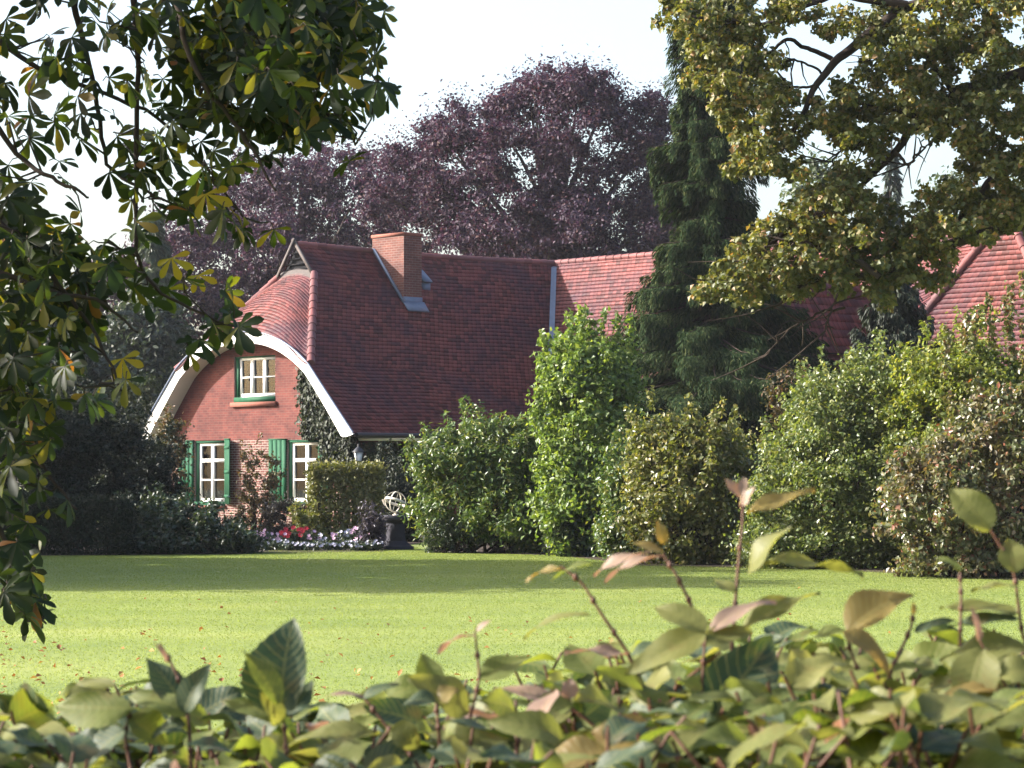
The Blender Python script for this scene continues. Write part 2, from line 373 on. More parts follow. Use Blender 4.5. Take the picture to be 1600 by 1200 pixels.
def bush(name, label, cat, px0, px1, pyt, pyb, d, n_cl, per, L, W, leaf, dep=None, cl_r=.3, group=None, stems=12, bark='bark', tops=None, lob=None, droop=.2, low=.7, sh=.22, gz=0, flat=.8, gap=0, up=.35):
    """shrub filling the photo box px0..px1 x pyt..pyb at distance d, standing on the ground"""
    s = d/FOC; x0, x1 = (px0-800)*s, (px1-800)*s
    zt = EYE+(HZ-pyt)*s; zb = gz+gap; xc = (x0+x1)/2; wx = (x1-x0)/2; dep = dep or wx*.9
    ext = cl_r*.8
    if lob is None:
        Hh = zt-zb; lob = []
        nc = max(3, int(round(3*2*wx/Hh)))
        for fx, fz, fr, fh in [(-.78+1.56*(i_+.5)/nc, fz_, 1.9/nc+.12, fh_) for fz_, fh_ in ((.24, .28), (.54, .27), (.78, .19)) for i_ in range(nc)]:
            fx += rs.uniform(-.12, .12); r_ = wx*fr*rs.uniform(.85, 1.1); cx = np.clip(xc+fx*wx, x0+r_+ext*.5, x1-r_-ext*.5) if 2*r_+ext < x1-x0 else xc
            hz = Hh*fh*rs.uniform(.85, 1.1); cz = min(zb+Hh*(fz+rs.uniform(-.14, .07)*(fz > .5)), zt-hz-ext*.4)
            lob.append((cx, d+dep*(1+rs.uniform(-.35, .25)), cz, max(.08, r_), dep*rs.uniform(.55, .8), max(.08, hz)))
    lob = np.asarray(lob, float)
    root = thing(name, label, cat, (xc, d+dep, gz), group)
    cens = shell(lob, n_cl, sh, low); cens[:, 2] = np.maximum(cens[:, 2], zb+.08)
    nsh = max(6, n_cl//14); top_ = cens[np.argsort(-(cens[:, 2]-zb)-.5*np.abs(cens[:, 0]-xc)+rs.normal(0, .35*(zt-zb), len(cens)))[:nsh]]
    ox = nrm(top_-np.array([[xc, d+dep, zb+(zt-zb)*.35]])); shoots = []
    for c_, o_ in zip(top_, ox):
        l_ = rs.uniform(.5, 1.3)*cl_r
        for q in np.linspace(.2, 1, 4): shoots.append(c_+(o_*.7+np.array([0, 0, .6]))*(cl_r*.7+l_*q)+rs.normal(0, .02, 3))
    cens = cens+rs.normal(0, cl_r*.25, cens.shape); cens[:, 2] = np.maximum(cens[:, 2], zb+.06)
    if tops:
        add = []
        for (qx, qy) in tops:
            e = P(qx, qy, d+dep*rs.uniform(.6, 1.2)); b = e-np.array([rs.normal(0, .1), 0, rs.uniform(.5, .9)])
            for q in np.linspace(0, 1, 7): add.append(b+(e-b)*q)
        add = np.array(add)
        mbt = MB(); clump_leaves(mbt, add, (.09, .09, .1), max(5, per//6), L, W, droop=droop)
    mb = MB(); rad = np.array([cl_r, cl_r, cl_r*flat])*rs.uniform(.55, 1.25, (len(cens), 1))
    clump_leaves(mb, cens, rad, per, L, W, droop=droop, up=up)
    if tops: mb.add(mbt.V[0], mbt.F[0])
    clump_leaves(mb, np.array(shoots), (cl_r*.3, cl_r*.3, cl_r*.35), max(5, per//9), L, W, droop=droop)
    mb.obj('foliage', leaf, root)
    sb = MB()
    for i in range(stems):
        e = cens[rs.integers(len(cens))]; b = np.array([xc+rs.uniform(-.4, .4)*wx, d+dep*rs.uniform(.6, 1.2), gz])
        m_ = (b+e)/2+np.array([rs.normal(0, .1), rs.normal(0, .1), .1]); q = np.linspace(0, 1, 6)[:, None]
        sb.tube(b*(1-q)**2+2*m_*q*(1-q)+e*q**2, np.linspace(.035, .008, 6), 5)
    sb.obj('stems', M[bark], root, smooth=True)
    return root

# ------------------------------------------------------------------ ground
g = MB(); g.quad((-260, -30, 0), (260, -30, 0), (260, 420, 0), (-260, 420, 0)); tag(g.obj('lawn', M['lawn']), kind='structure')
def sheet(name, pts, z, m):
    V = [(x, y, z) for x, y in pts]; mb = MB(); mb.add(V, [list(range(len(V)))]); return tag(mb.obj(name, m), kind='structure')
def gp(px, py):
    d = EYE*FOC/(py-HZ); return ((px-800)/FOC*d, d)
sheet('shrub_bed', [gp(1700, 912), gp(1500, 903), gp(1300, 890), gp(1000, 884), gp(870, 868), gp(660, 862), (-1.5, 66), (9, 74), (30, 66), (26, 40)], .004, M['soil'])
sheet('flower_bed', [gp(385, 864), gp(600, 862), (-3.1, 61.6), (-6.4, 61.6)], .004, M['soil'])
sheet('house_bed', [gp(20, 869), gp(380, 866), (-6.3, 63.6), (-2.6, 63.6), (-1.6, 74), (-14, 90), (-30, 80), (-24, 56)], .008, M['soil'])

# ------------------------------------------------------------------ the brick house (house axes: a along the gable to the right, b away along the ridge)
HX, HY, HA = -8.34, 83.2, R(47.4)
ca, sa = math.cos(HA), math.sin(HA)
def H(a, b, z): return np.stack(np.broadcast_arrays(HX+np.asarray(a)*ca+np.asarray(b)*sa, HY-np.asarray(a)*sa+np.asarray(b)*ca, np.asarray(z, float)), -1)
AX, BX = (ca, -sa, 0), (sa, ca, 0)
W_, KK, ZE, ZK, ZR, ZA, LV, WB = 5.52, 3.42, 2.93, 5.10, 8.97, 6.10, 13.3, .5
def a_of(px, b=WB):            # gable coordinate seen at a photo column on the plane b
    k = (px-800)/FOC
    return (k*(HY+b*ca)-(HX+b*sa))/(ca+k*sa)
def z_of(px, py, b=WB):
    a = a_of(px, b); return EYE+(HZ-py)/FOC*(HY-a*sa+b*ca)
def prof(a):                   # height of the roof surface at distance a from the ridge
    a = np.abs(a); return np.where(a < KK, ZR-(ZR-ZK)*a/KK, ZK-(ZK-ZE)*(a-KK)/(W_-KK)+.0)-.10*np.sin(np.clip(a/W_, 0, 1)*np.pi)
ZK_ = float(prof(KK))
def rim(a):
    a = np.abs(np.asarray(a, float)); return np.where(a < KK, ZA-(ZA-ZK_)*(a/KK)**2.3, prof(a))
house = thing('brick_house', 'red brick house with tiled half hipped roof, white arched gable rim and green shutters', 'house', H(0, 0, 0))
def hb(mb, a0, a1, b0, b1, z0, z1):
    mb.box(H((a0+a1)/2, (b0+b1)/2, (z0+z1)/2), ((a1-a0)/2, (b1-b0)/2, (z1-z0)/2), AX, BX); return mb

# window openings read off the photo: (a0,a1,z0,z1)
UW = (a_of(366), a_of(430), z_of(400, 628), z_of(400, 556))
LW = (a_of(304), a_of(352), z_of(330, 790), z_of(330, 688))
RW = (a_of(449), a_of(498), z_of(470, 790), z_of(470, 687))
ZS = z_of(400, 687)
def wall_cells(mb, a0, a1, b, zlo, ztop, openings, da=.08):
    n = max(1, int((a1-a0)/da)); ed = np.linspace(a0, a1, n+1)
    for o in openings: ed = np.concatenate([ed, [o[0], o[1]]])
    ed = np.unique(np.round(ed, 4)); ed = ed[(ed >= a0-1e-6) & (ed <= a1+1e-6)]
    for x0, x1 in zip(ed[:-1], ed[1:]):
        if x1-x0 < 1e-3: continue
        xm = (x0+x1)/2; segs = [(zlo, None)]
        for o in openings:
            if o[0] < xm < o[1]: segs = [(zlo, o[2]), (o[3], None)]
        for s0, s1 in segs:
            t0 = ztop(x0) if s1 is None else s1; t1 = ztop(x1) if s1 is None else s1
            if min(t0, t1) <= s0+1e-3:
                if max(t0, t1) <= s0+1e-3: continue
                t0 = max(t0, s0); t1 = max(t1, s0)
            if min(t0, t1) <= s0: t0 = max(t0, s0+1e-3); t1 = max(t1, s0+1e-3)
            mb.add([H(x0, b, s0), H(x1, b, s0), H(x1, b, t1), H(x0, b, t0)], [[0, 1, 2, 3]], [(x0, s0), (x1, s0), (x1, t1), (x0, t0)])
WH = 4.75
cap = lambda a: float(rim(a))-.30
mb = MB(); wall_cells(mb, -WH, WH, WB, ZS, cap, [UW]); mb.obj('gable_wall', M['brick'], house)
mb = MB(); wall_cells(mb, -WH, WH, WB, 0, lambda a: ZS, [LW, RW]); mb.obj('lower_wall', M['brick_low'], house)
mb = MB()
zz = ZE+.25
def wq(a0, b0, a1, b1, z0, z1):
    l = math.hypot(a1-a0, b1-b0); mb.add([H(a0, b0, z0), H(a1, b1, z0), H(a1, b1, z1), H(a0, b0, z1)], [[0, 1, 2, 3]], [(0, z0), (l, z0), (l, z1), (0, z1)])
wq(WH, WB, WH, LV-WH, 0, zz); wq(WH, LV-WH, 26, LV-WH, 0, zz); wq(-WH, LV+WH, -WH, WB, 0, zz); wq(26, LV+WH, -WH, LV+WH, 0, zz)
mb.obj('side_wall', M['brick'], house)
# reveals
def reveal(o, dep, m, name='reveal'):
    q = MB(); a0, a1, z0, z1 = o; b0, b1 = WB, WB+dep
    for (p, r_) in (((a0, z0), (a0, z1)), ((a1, z1), (a1, z0)), ((a0, z1), (a1, z1)), ((a1, z0), (a0, z0))):
        q.quad(H(p[0], b0, p[1]), H(r_[0], b0, r_[1]), H(r_[0], b1, r_[1]), H(p[0], b1, p[1]))
    return q
def window(o, fr, vsp, hsp, thick=(), cur=True):
    """o opening, fr white frame box, vsp/hsp fractions of the bars"""
    q = reveal(o, .22, None); wn = q.obj('window', M['brick_low'], house)
    a0, a1, z0, z1 = fr; B0, B1 = WB+.10, WB+.17
    f = MB(); e = .09
    hb(f, a0, a0+e, B0, B1, z0, z1); hb(f, a1-e, a1, B0, B1, z0, z1)
    hb(f, a0+e, a1-e, B0, B1, z1-e, z1); hb(f, a0+e, a1-e, B0, B1, z0, z0+e*1.2)
    for v in vsp:
        c = a0+(a1-a0)*v; hb(f, c-.068, c+.068, B0-.012, B1-.004, z0+e*1.2, z1-e)
    for h_, tk in hsp:
        c = z0+(z1-z0)*h_; hb(f, a0+e, a1-e, B0+.004, B1-.012, c-tk, c+tk)
    f.obj('frame', M['white'], wn)
    p = MB(); p.quad(H(a0+.02, B1-.02, z0+.02), H(a1-.02, B1-.02, z0+.02), H(a1-.02, B1-.02, z1-.02), H(a0+.02, B1-.02, z1-.02)); p.obj('pane', M['glass'], wn)
    for ok_, bx_ in ((z1 < o[3]-.02, (o[0], o[1], WB+.03, B1+.03, z1+.002, o[3])), (z0 > o[2]+.02, (o[0], o[1], WB-.02, B1+.03, o[2], z0-.002)),
                     (a0 > o[0]+.03, (o[0], a0-.002, WB+.06, B1+.03, z0, z1)), (a1 < o[1]-.03, (a1+.002, o[1], WB+.06, B1+.03, z0, z1))):
        if ok_: hb(MB(), *bx_).obj('surround', M['green'], wn)
    if cur:
        for s, (u0, u1) in enumerate(((a0+.03, a0+(a1-a0)*.34), (a1-(a1-a0)*.22, a1-.03))):
            cm = MB(); us = np.linspace(u0, u1, 25); bb = WB+.34+.03*np.sin(np.linspace(0, 22, 25))
            for i in range(24): cm.quad(H(us[i], bb[i], z0), H(us[i+1], bb[i+1], z0), H(us[i+1], bb[i+1], z1), H(us[i], bb[i], z1))
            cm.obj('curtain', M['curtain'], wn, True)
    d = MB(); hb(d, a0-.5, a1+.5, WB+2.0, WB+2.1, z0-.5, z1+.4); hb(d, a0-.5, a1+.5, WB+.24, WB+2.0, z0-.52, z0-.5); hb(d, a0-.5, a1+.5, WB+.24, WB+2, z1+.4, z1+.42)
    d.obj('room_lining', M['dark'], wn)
    return wn
w1 = window(UW, (a_of(371), a_of(429), z_of(400, 620), z_of(400, 558)), (1/3, 2/3), ((.5, .02),))
s = MB(); hb(s, a_of(363), a_of(433), WB-.10, WB+.02, z_of(400, 635), z_of(400, 628)-.002); s.obj('sill', M['sill'], w1)
w2 = window(LW, (a_of(308), a_of(352), z_of(330, 784), z_of(330, 692)), (.47,), ((.70, .055), (.37, .025)))
w3 = window(RW, (a_of(453), a_of(497), z_of(470, 784), z_of(470, 691)), (.53,), ((.70, .055), (.37, .025)))
for wn, o in ((w2, LW), (w3, RW)):
    s = MB(); hb(s, o[0]-.05, o[1]+.05, WB-.08, WB+.02, o[2]-.07, o[2]-.003); s.obj('sill', M['sill'], wn)
def shutter(a0, a1, z0, z1, swing):
    """hinged leaf of boards; swing = how far the free edge stands off the wall"""
    q = MB(); h0 = H(a0, WB-.03, 0); d = H(a1, WB-.03-swing, 0)-h0; l = np.linalg.norm(d[:2]); X = nrm(d); Y = np.array([-X[1], X[0], 0]); zc = (z0+z1)/2
    for i in range(4):
        c = h0+X*l*(i+.5)/4; q.box((c[0], c[1], zc), (l/8-.006, .018, (z1-z0)/2), X, Y)
    for zf in (.12, .5, .88):
        c = h0+X*l*.5-Y*.026; q.box((c[0], c[1], z0+(z1-z0)*zf), (l/2-.01, .008, .05), X, Y)
    q.box((h0+X*l*.5)[0:2].tolist()+[z1+.02], (l/2+.01, .03, .018), X, Y)
    q.obj('shutter', M['green'], house)
zt_, zb_ = z_of(400, 688), z_of(400, 788)
shutter(a_of(304)-.02, a_of(282), zb_, zt_, .05)
shutter(a_of(352)+.02, a_of(369), zb_, zt_+.03, .22)
shutter(a_of(449)-.02, a_of(423), zb_, zt_, .04)
shutter(a_of(498)+.02, a_of(518), zb_, zt_, .04)

# arched white rim with its soffit
aa = np.linspace(-W_-.02, W_+.02, 121)
outz = rim(aa); tz = np.gradient(outz, aa); nn = np.stack([-tz, np.ones_like(tz)], -1); nn /= np.linalg.norm(nn, axis=1)[:, None]
wd = .30+.16*np.clip((np.abs(aa)-KK)/(W_-KK), 0, 1)**2+.02
ia = aa-nn[:, 0]*wd; iz = outz-nn[:, 1]*wd
zfoot = float(rim(W_))-.08
low = outz < zfoot+.0
iz = np.maximum(iz, zfoot-.02)
B0 = -.10
mb = MB()
for i in range(120):
    mb.quad(H(ia[i], B0, iz[i]), H(ia[i+1], B0, iz[i+1]), H(aa[i+1], B0, outz[i+1]), H(aa[i], B0, outz[i]))
    mb.quad(H(aa[i], B0, outz[i]), H(aa[i+1], B0, outz[i+1]), H(aa[i+1], B0+.06, outz[i+1]), H(aa[i], B0+.06, outz[i]))
rimo = mb.obj('gable_rim', M['white'], house)
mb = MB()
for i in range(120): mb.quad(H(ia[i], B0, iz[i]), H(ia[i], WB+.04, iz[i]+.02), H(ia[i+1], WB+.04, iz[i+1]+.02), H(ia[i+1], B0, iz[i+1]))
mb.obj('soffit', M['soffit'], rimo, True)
mb = MB(); mb.tube(H(aa, B0-.02, outz+.035), .035, 6); mb.obj('edge_trim', M['lead'], rimo)

# tiled surfaces: real stepped rows of tiles with rounded lower edges
def tiles(mb, posf, rows, lo, hi, tw=.18, lift=.035, sub=4, u0=0):
    """posf(r, s)->points, r row coordinate (0 top), s metres along the row between lo(r), hi(r)"""
    for i in range(rows):
        r0, r1 = i, i+1
        n = max(2, int((hi(r0+.5)-lo(r0+.5))/tw*sub)); off = .5*(i % 2)
        q = np.linspace(0, 1, n+1)
        s0 = lo(r0)+(hi(r0)-lo(r0))*q; s1 = lo(r1)+(hi(r1)-lo(r1))*q
        A = posf(np.full(n+1, r0-.1), s0); Bp = posf(np.full(n+1, float(r1)), s1)
        ds = posf(np.full(n+1, float(r1)), s1+.02)-Bp; dr = Bp-posf(np.full(n+1, r1-.2), s1)
        nv = nrm(np.cross(dr, ds))
        nv = np.where((nv[:, 2:3] < 0), -nv, nv)
        ph = (s1/tw+off) % 1.0
        arc = 1-np.abs(ph-.5)*2
        low_ = Bp+nv*(lift+.010*np.sin(np.pi*arc))[:, None]+dr*.8*(np.sqrt(np.clip(arc, 0, 1))*.55)[:, None]
        jit = rs.normal(0, .003, n+1)[:, None]*nv
        low_ = low_+jit
        und = low_-nv*lift*.9
        V = np.concatenate([A, low_, und]); m = n+1; j = np.arange(n)
        F = np.concatenate([np.stack([j, j+m, j+m+1, j+1], -1), np.stack([j+m, j+2*m, j+2*m+1, j+m+1], -1)])
        uu = s0/tw+off+.001
        U = np.concatenate([np.stack([uu, np.full(m, i+.5)], -1)]*3)
        mb.add(V, F, U)
NR = 50
SL = W_*1.0
def rp(r): return np.asarray(r, float)/NR*W_        # row -> distance from ridge
TA, TB = .86, 2.16
def bl(a):                      # left end of the right hand slope
    a = np.clip(a, 0, W_+.2)
    return float(np.where(a < TA, TB, np.where(a < KK, TB*(KK-a)/(KK-TA), -.10)))
mb = MB()
sagf = lambda r, s: .08*np.sin(np.pi*np.clip((s-TB)/(LV-TB), 0, 1))*np.clip(1-np.asarray(r, float)/NR, 0, 1)+.012*np.sin(s*1.7+np.asarray(r, float)*.13)
tiles(mb, lambda r, s: H(rp(r), s, prof(rp(r))-sagf(r, s)), NR, lambda r: bl(rp(r)), lambda r: LV-float(rp(r)))
tiles(mb, lambda r, s: H(-rp(r), s, prof(rp(r))), NR, lambda r: bl(rp(r)), lambda r: LV+float(rp(r)), sub=2)
# wing whose slope faces the lawn, with an eyebrow bulge
UE = 28.0
EB_A, EB_W = 19.6, 1.6
def wing(r, s):
    q = rp(r); z = prof(q); 
    bu = np.exp(-((s-EB_A)/EB_W)**2)*np.exp(-((q-2.3)/1.2)**2)
    return H(s, LV-q-.55*bu, z+.75*bu)
tiles(mb, wing, NR, lambda r: float(rp(r)), lambda r: UE)
mb.quad(H(-W_, LV+W_, ZE), H(UE, LV+W_, ZE), H(UE, LV, ZR-.03), H(0, LV, ZR-.03))
roof = mb.obj('roof', M['tile'], house)
# half hip between arched rim and owl hole
ZT = float(prof(TA))
NH = 25
def hip(r, s):                  # s in -1..1 scaled by local half width
    t = np.clip(np.asarray(r, float)/NH, -.02, 1.03); hw = TA+(KK-TA)*t
    a = s; f = np.clip(a/hw, -1, 1)
    e1 = rim(f*KK); top = ZT+.10*(1-f**2)
    b = TB*(1-t)-.12*t
    z = top+(e1+.05-top)*t+.20*np.sin(np.pi*t)*(1-f**2)
    edge = prof(hw)+.0
    z = z*(1-np.abs(f)**6)+edge*np.abs(f)**6
    return H(a, b, z)
mb = MB()
tiles(mb, hip, NH, lambda r: -(TA+(KK-TA)*min(r/NH, 1.02)), lambda r: TA+(KK-TA)*min(r/NH, 1.02))
mb.obj('hip_roof', M['tile'], roof)
# ridge and hip tiles: overlapping half round caps
def caps(name, pts, r=.11, l=.36, m='ridge'):
    mb = MB(); pts = np.asarray(pts, float)
    seg = np.linalg.norm(np.diff(pts, axis=0), axis=1); cum = np.concatenate([[0], np.cumsum(seg)]); n = max(1, int(cum[-1]/l))
    for i in range(n):
        s0, s1 = i*cum[-1]/n, (i+1.12)*cum[-1]/n
        p = np.stack([np.interp([s0, s1], cum, pts[:, k]) for k in range(3)], -1)
        if i == n-1: p[1] = pts[-1]+(pts[-1]-p[0])*.1
        k0 = mb.n; mb.tube(p, [r*.86, r*1.06], 10)
        mb.U[-1] = np.tile([[i+.5, .5]], (20, 1))
        mb.add([p[1]+nrm(p[1]-p[0])*.002]+[*mb.V[-1][10:]], [[0, 1+j, 1+(j+1) % 10] for j in range(10)], np.tile([[i+.5, .5]], (11, 1)))
    return mb.obj(name, M[m], roof)
q = np.linspace(0, 1, 40)
sag = lambda b: ZR-.0-.08*np.sin(np.pi*(b-TB)/(LV-TB))
caps('ridge_tiles', H(0*q, TB-.05+(LV-TB)*q, ZR+.02-.08*np.sin(np.pi*q)), .10)
caps('ridge_tiles', H(UE*q, LV+0*q, ZR+.02+0*q), .10)
hq = np.linspace(0, 1, 12)
for sg in (1, -1):
    caps('hip_tiles', H(sg*(TA+(KK-TA)*hq), TB*(1-hq)-.02, prof(TA+(KK-TA)*hq)+.07), .13)
# lead valley, gablet, eaves
mb = MB(); qa = np.linspace(0, W_, 20)
for i in range(19):
    a0, a1 = qa[i], qa[i+1]
    mb.quad(H(a0-.06, LV-a0-.07, prof(a0-.06)+.06), H(a0+.07, LV-a0+.06, prof(a0-.06)+.06), H(a1+.07, LV-a1+.06, prof(a1-.06)+.06), H(a1-.06, LV-a1-.07, prof(a1-.06)+.06))
mb.obj('valley_flashing', M['lead'], roof)
mb = MB()
for sg in (1, -1):
    p0 = H(sg*(TA+.22), TB-.10+.03*sg, prof(TA+.22)+.03); p1 = H(-sg*.08, TB-.16+.03*sg, ZR+.16)
    X = nrm(p1-p0); mb.box((p0+p1)/2, (np.linalg.norm(p1-p0)/2, .03, .05), X, BX, np.cross(X, BX))
pn = H(0, TB-.05, ZR)
mb.obj('gablet_boards', M['wood'], roof)
mb = MB(); mb.add([H(-TA, TB+.02, ZT-.05), H(TA, TB+.02, ZT-.05), H(0, TB+.02, ZR)], [[0, 1, 2]])
for k in range(5):
    z0 = ZT+.05+k*.17; hw = (ZR-z0)/1.15*.9
    mb.box(H(0, TB-.02, z0), (hw, .02, .02), AX, BX)
mb.obj('owl_hole', M['dark'], roof)
mb = MB()
for i in range(12):
    a0, a1 = -TA+2*TA*i/12, -TA+2*TA*(i+1)/12
    f = lambda a: ZT+.10*(1-(a/TA)**2)
    mb.quad(H(a0, TB-.14, f(a0)-.10), H(a1, TB-.14, f(a1)-.10), H(a1, TB-.03, f(a1)+.15), H(a0, TB-.03, f(a0)+.15))
mb.obj('apron_flashing', M['wood'], roof)
mb = MB()
mb.tube(H(W_+.10+0*q, -.05+(LV-W_+.05-.1)*q, ZE-.05+0*q), .075, 8); mb.tube(H(W_+.1+(UE-W_)*q, LV-W_-.10+0*q, ZE-.05+0*q), .075, 8)
gut = mb.obj('gutter', M['black'], house)
mb = MB(); hb(mb, WH, W_+.02, WB+.02, LV-W_, ZE-.20, ZE-.12); hb(mb, W_+.02, UE, LV-W_-.02, LV-WH, ZE-.2, ZE-.12)
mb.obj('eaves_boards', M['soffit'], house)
# chimney
ca0, ca1, cb0, cb1, ctop = -.05, 1.52, 5.25, 6.0, 9.45
mb = MB()
def cq(p, r_, z0a, z0b):
    l = math.hypot(p[0]-r_[0], p[1]-r_[1]); mb.add([H(*p, z0a), H(*r_, z0b), H(*r_, ctop), H(*p, ctop)], [[0, 1, 2, 3]], [(0, z0a), (l, z0b), (l, ctop), (0, ctop)])
zf = lambda a: float(prof(a))-.4
cq((ca0, cb0), (ca1, cb0), zf(ca1), zf(ca1)); cq((ca1, cb0), (ca1, cb1), zf(ca1), zf(ca1)); cq((ca1, cb1), (ca0, cb1), zf(ca1), zf(ca1)); cq((ca0, cb1), (ca0, cb0), zf(ca1), zf(ca1))
mb.quad(H(ca0, cb0, ctop-.05), H(ca1, cb0, ctop-.05), H(ca1, cb1, ctop-.05), H(ca0, cb1, ctop-.05))
ch = mb.obj('chimney', M['chim'], house)
mb = MB(); hb(mb, ca0-.03, ca1+.03, cb0-.03, cb0+.09, ctop-.1, ctop); hb(mb, ca0-.03, ca1+.03, cb1-.09, cb1+.03, ctop-.1, ctop); hb(mb, ca0-.03, ca0+.09, cb0+.09, cb1-.09, ctop-.1, ctop-.003); hb(mb, ca1-.09, ca1+.03, cb0+.09, cb1-.09, ctop-.1, ctop-.003)
mb.obj('chimney_cap', M['sill'], ch)
mb = MB()
p0, p1 = H(.05, cb0-.03, prof(.05)+.08), H(ca1+.05, cb0-.03, prof(ca1+.05)+.10); X = nrm(p1-p0)
mb.box((p0+p1)/2, (np.linalg.norm(p1-p0)/2, .05, .035), X, BX, np.cross(X, BX))
p0, p1 = H(ca1+.0, 0, prof(ca1)+.10), H(ca1+.35, 0, prof(ca1+.35)+.08); X = nrm(p1-p0); c = H(ca1+.17, (cb0+cb1)/2, prof(ca1+.17)+.10)
mb.box(c, (.2, (cb1-cb0)/2+.06, .02), X, BX, np.cross(X, BX))
hb(mb, ca1+.003, ca1+.02, cb0-.02, cb1+.02, prof(ca1)-.1, prof(ca1)+.22)
mb.obj('chimney_flashing', M['lead'], ch)
# small rooflight beside the chimney
p0, p1 = H(.62, 6.62, prof(.62)+.12), H(1.12, 6.62, prof(1.12)+.30); X = nrm(p1-p0)
mb = MB(); mb.box((p0+p1)/2, (np.linalg.norm(p1-p0)/2, .18, .03), X, BX, np.cross(X, BX)); hb(mb, .8, 1.05, 6.46, 6.78, prof(1.05)-.1, prof(1.05)+.2); mb.obj('rooflight', M['lead'], roof)

# second arched gable on the long wing
GA, GB, GW, GZ = 15.3, LV-W_-1.4, 3.2, 7.35
def gprof(x): return GZ-1.30*np.abs(x)
def grim(x): x = np.abs(np.asarray(x, float)); return np.where(x < 1.75, 5.75-.66*(x/1.75)**2.2, 5.09-(x-1.75)*1.3)
mb = MB()
gr = 17
gpx = lambda r: np.asarray(r, float)/gr*GW
for sg in (1, -1):
    tiles(mb, lambda r, s, sg=sg: H(GA+sg*gpx(r), s, gprof(gpx(r))), gr, lambda r: GB+(1.3*max(0, 1-float(gpx(r))/1.75)), lambda r: GB+7.0)
def ghip(r, s):
    t = np.clip(np.asarray(r, float)/13, -.02, 1.03); hw = .12+(1.75-.12)*t; f = np.clip(s/hw, -1, 1)
    e = grim(f*1.75)+.05; z = GZ-.1+(e-GZ+.1)*t+.25*np.sin(np.pi*t)*(1-f*f); ed = gprof(hw); z = z*(1-np.abs(f)**6)+ed*np.abs(f)**6
    return H(GA+s, GB+1.3*(1-t)-.12*t, z)
tiles(mb, ghip, 13, lambda r: -(.12+1.63*min(r/13, 1.02)), lambda r: .12+1.63*min(r/13, 1.02))
groof = mb.obj('cross_gable_roof', M['tile'], house)
mb = MB(); xs = np.linspace(-GW+.1, GW-.1, 61); zs = grim(xs); tz = np.gradient(zs, xs); nn2 = nrm(np.stack([-tz, np.ones_like(tz)], -1)); ix = xs-nn2[:, 0]*.24; iz2 = zs-nn2[:, 1]*.24
for i in range(60):
    mb.quad(H(GA+ix[i], GB-.1, iz2[i]), H(GA+ix[i+1], GB-.1, iz2[i+1]), H(GA+xs[i+1], GB-.1, zs[i+1]), H(GA+xs[i], GB-.1, zs[i]))
    mb.quad(H(GA+ix[i], GB-.1, iz2[i]), H(GA+ix[i], GB+.45, iz2[i]), H(GA+ix[i+1], GB+.45, iz2[i+1]), H(GA+ix[i+1], GB-.1, iz2[i+1]))
mb.obj('gable_rim', M['white'], house)
mb = MB()
GO = (GA+.1, GA+1.5, 3.4, 4.75); GO2 = (GA-.1, GA+1.3, .9, 2.5)
wall_cells(mb, GA-2.7, GA+2.7, GB+.4, 0, lambda a: float(grim(a-GA))-.2, [GO]); mb.obj('gable_wall', M['brick'], house)
mb = MB()
for s_ in (-2.7, 2.7):
    mb.add([H(GA+s_, GB+.4, 0), H(GA+s_, GB+4, 0), H(GA+s_, GB+4, 4.2), H(GA+s_, GB+.4, 4.2)], [[0, 1, 2, 3]], [(0, 0), (3.6, 0), (3.6, 4.2), (0, 4.2)])
mb.obj('side_wall', M['brick'], house)
_wb = WB; WB = GB+.4
window(GO, (GO[0]+.03, GO[1]-.03, GO[2]+.08, GO[3]-.03), (1/3, 2/3), ((.5, .02),))
WB = _wb
# near wing on the right with a steep hip towards the lawn
A3, B3, Z3 = 22.3, LV-4.2, 8.75
def h3(r, s):
    t = np.asarray(r, float)/42; return H(A3+s, B3-2.0*t, Z3-5.85*t)
mb = MB(); tiles(mb, h3, 42, lambda r: -4.7*r/42, lambda r: 4.7*r/42, tw=.2, lift=.032)
for sg in (1, -1):
    mb.quad(H(A3, B3, Z3), H(A3+sg*4.7, B3-2.0, Z3-5.85), H(A3+sg*4.7, B3+6, Z3-5.85), H(A3, B3+6, Z3))
mb.obj('hipped_roof', M['tile'], house)
_t = np.linspace(0, 1, 14)
caps('hip_tiles', H(A3-4.7*_t, B3-2.0*_t-.02, Z3-5.85*_t+.05), .13, .42)
caps('hip_tiles', H(A3+4.7*_t, B3-2.0*_t-.02, Z3-5.85*_t+.05), .13, .42)
mb = MB(); wq(A3-4.3, B3-1.6, A3+4.3, B3-1.6, 0, 2.95); wq(A3-4.3, B3+3, A3-4.3, B3-1.6, 0, 2.95); wq(A3+4.3, B3-1.6, A3+4.3, B3+3, 0, 2.95); mb.obj('side_wall', M['brick'], house)

# ------------------------------------------------------------------ trees behind the house
def lob(px, py, d, rx, ry, dr=None):
    """crown lobe: photo centre, distance, photo radii"""
    s = d/FOC; c = P(px, py, d); return (c[0], c[1], c[2], rx*s, (dr or rx)*s, ry*s)
D1 = 108
tree('copper_beech', 'large copper beech with dark purple crown rising behind the middle of the house roof', 'tree', (P(865, 0, D1)[0], D1, 0),
     [lob(870, 235, D1, 150, 135), lob(780, 285, D1-1, 130, 115), lob(960, 250, D1, 105, 105), lob(1020, 330, D1, 110, 110), lob(700, 300, D1+1, 105, 100), lob(640, 310, D1, 85, 90), lob(880, 400, D1-1, 220, 120), lob(820, 170, D1, 70, 52), lob(905, 150, D1, 75, 52), lob(715, 215, D1, 65, 55), lob(1000, 190, D1, 60, 42)],
     680, .85, 210, .17, .10, L_['beech'], M['bark_l'], .55, top=P(865, 180, D1), n_limbs=60, depth=.42, low=.6, group='copper beeches behind the house')
D2 = 122
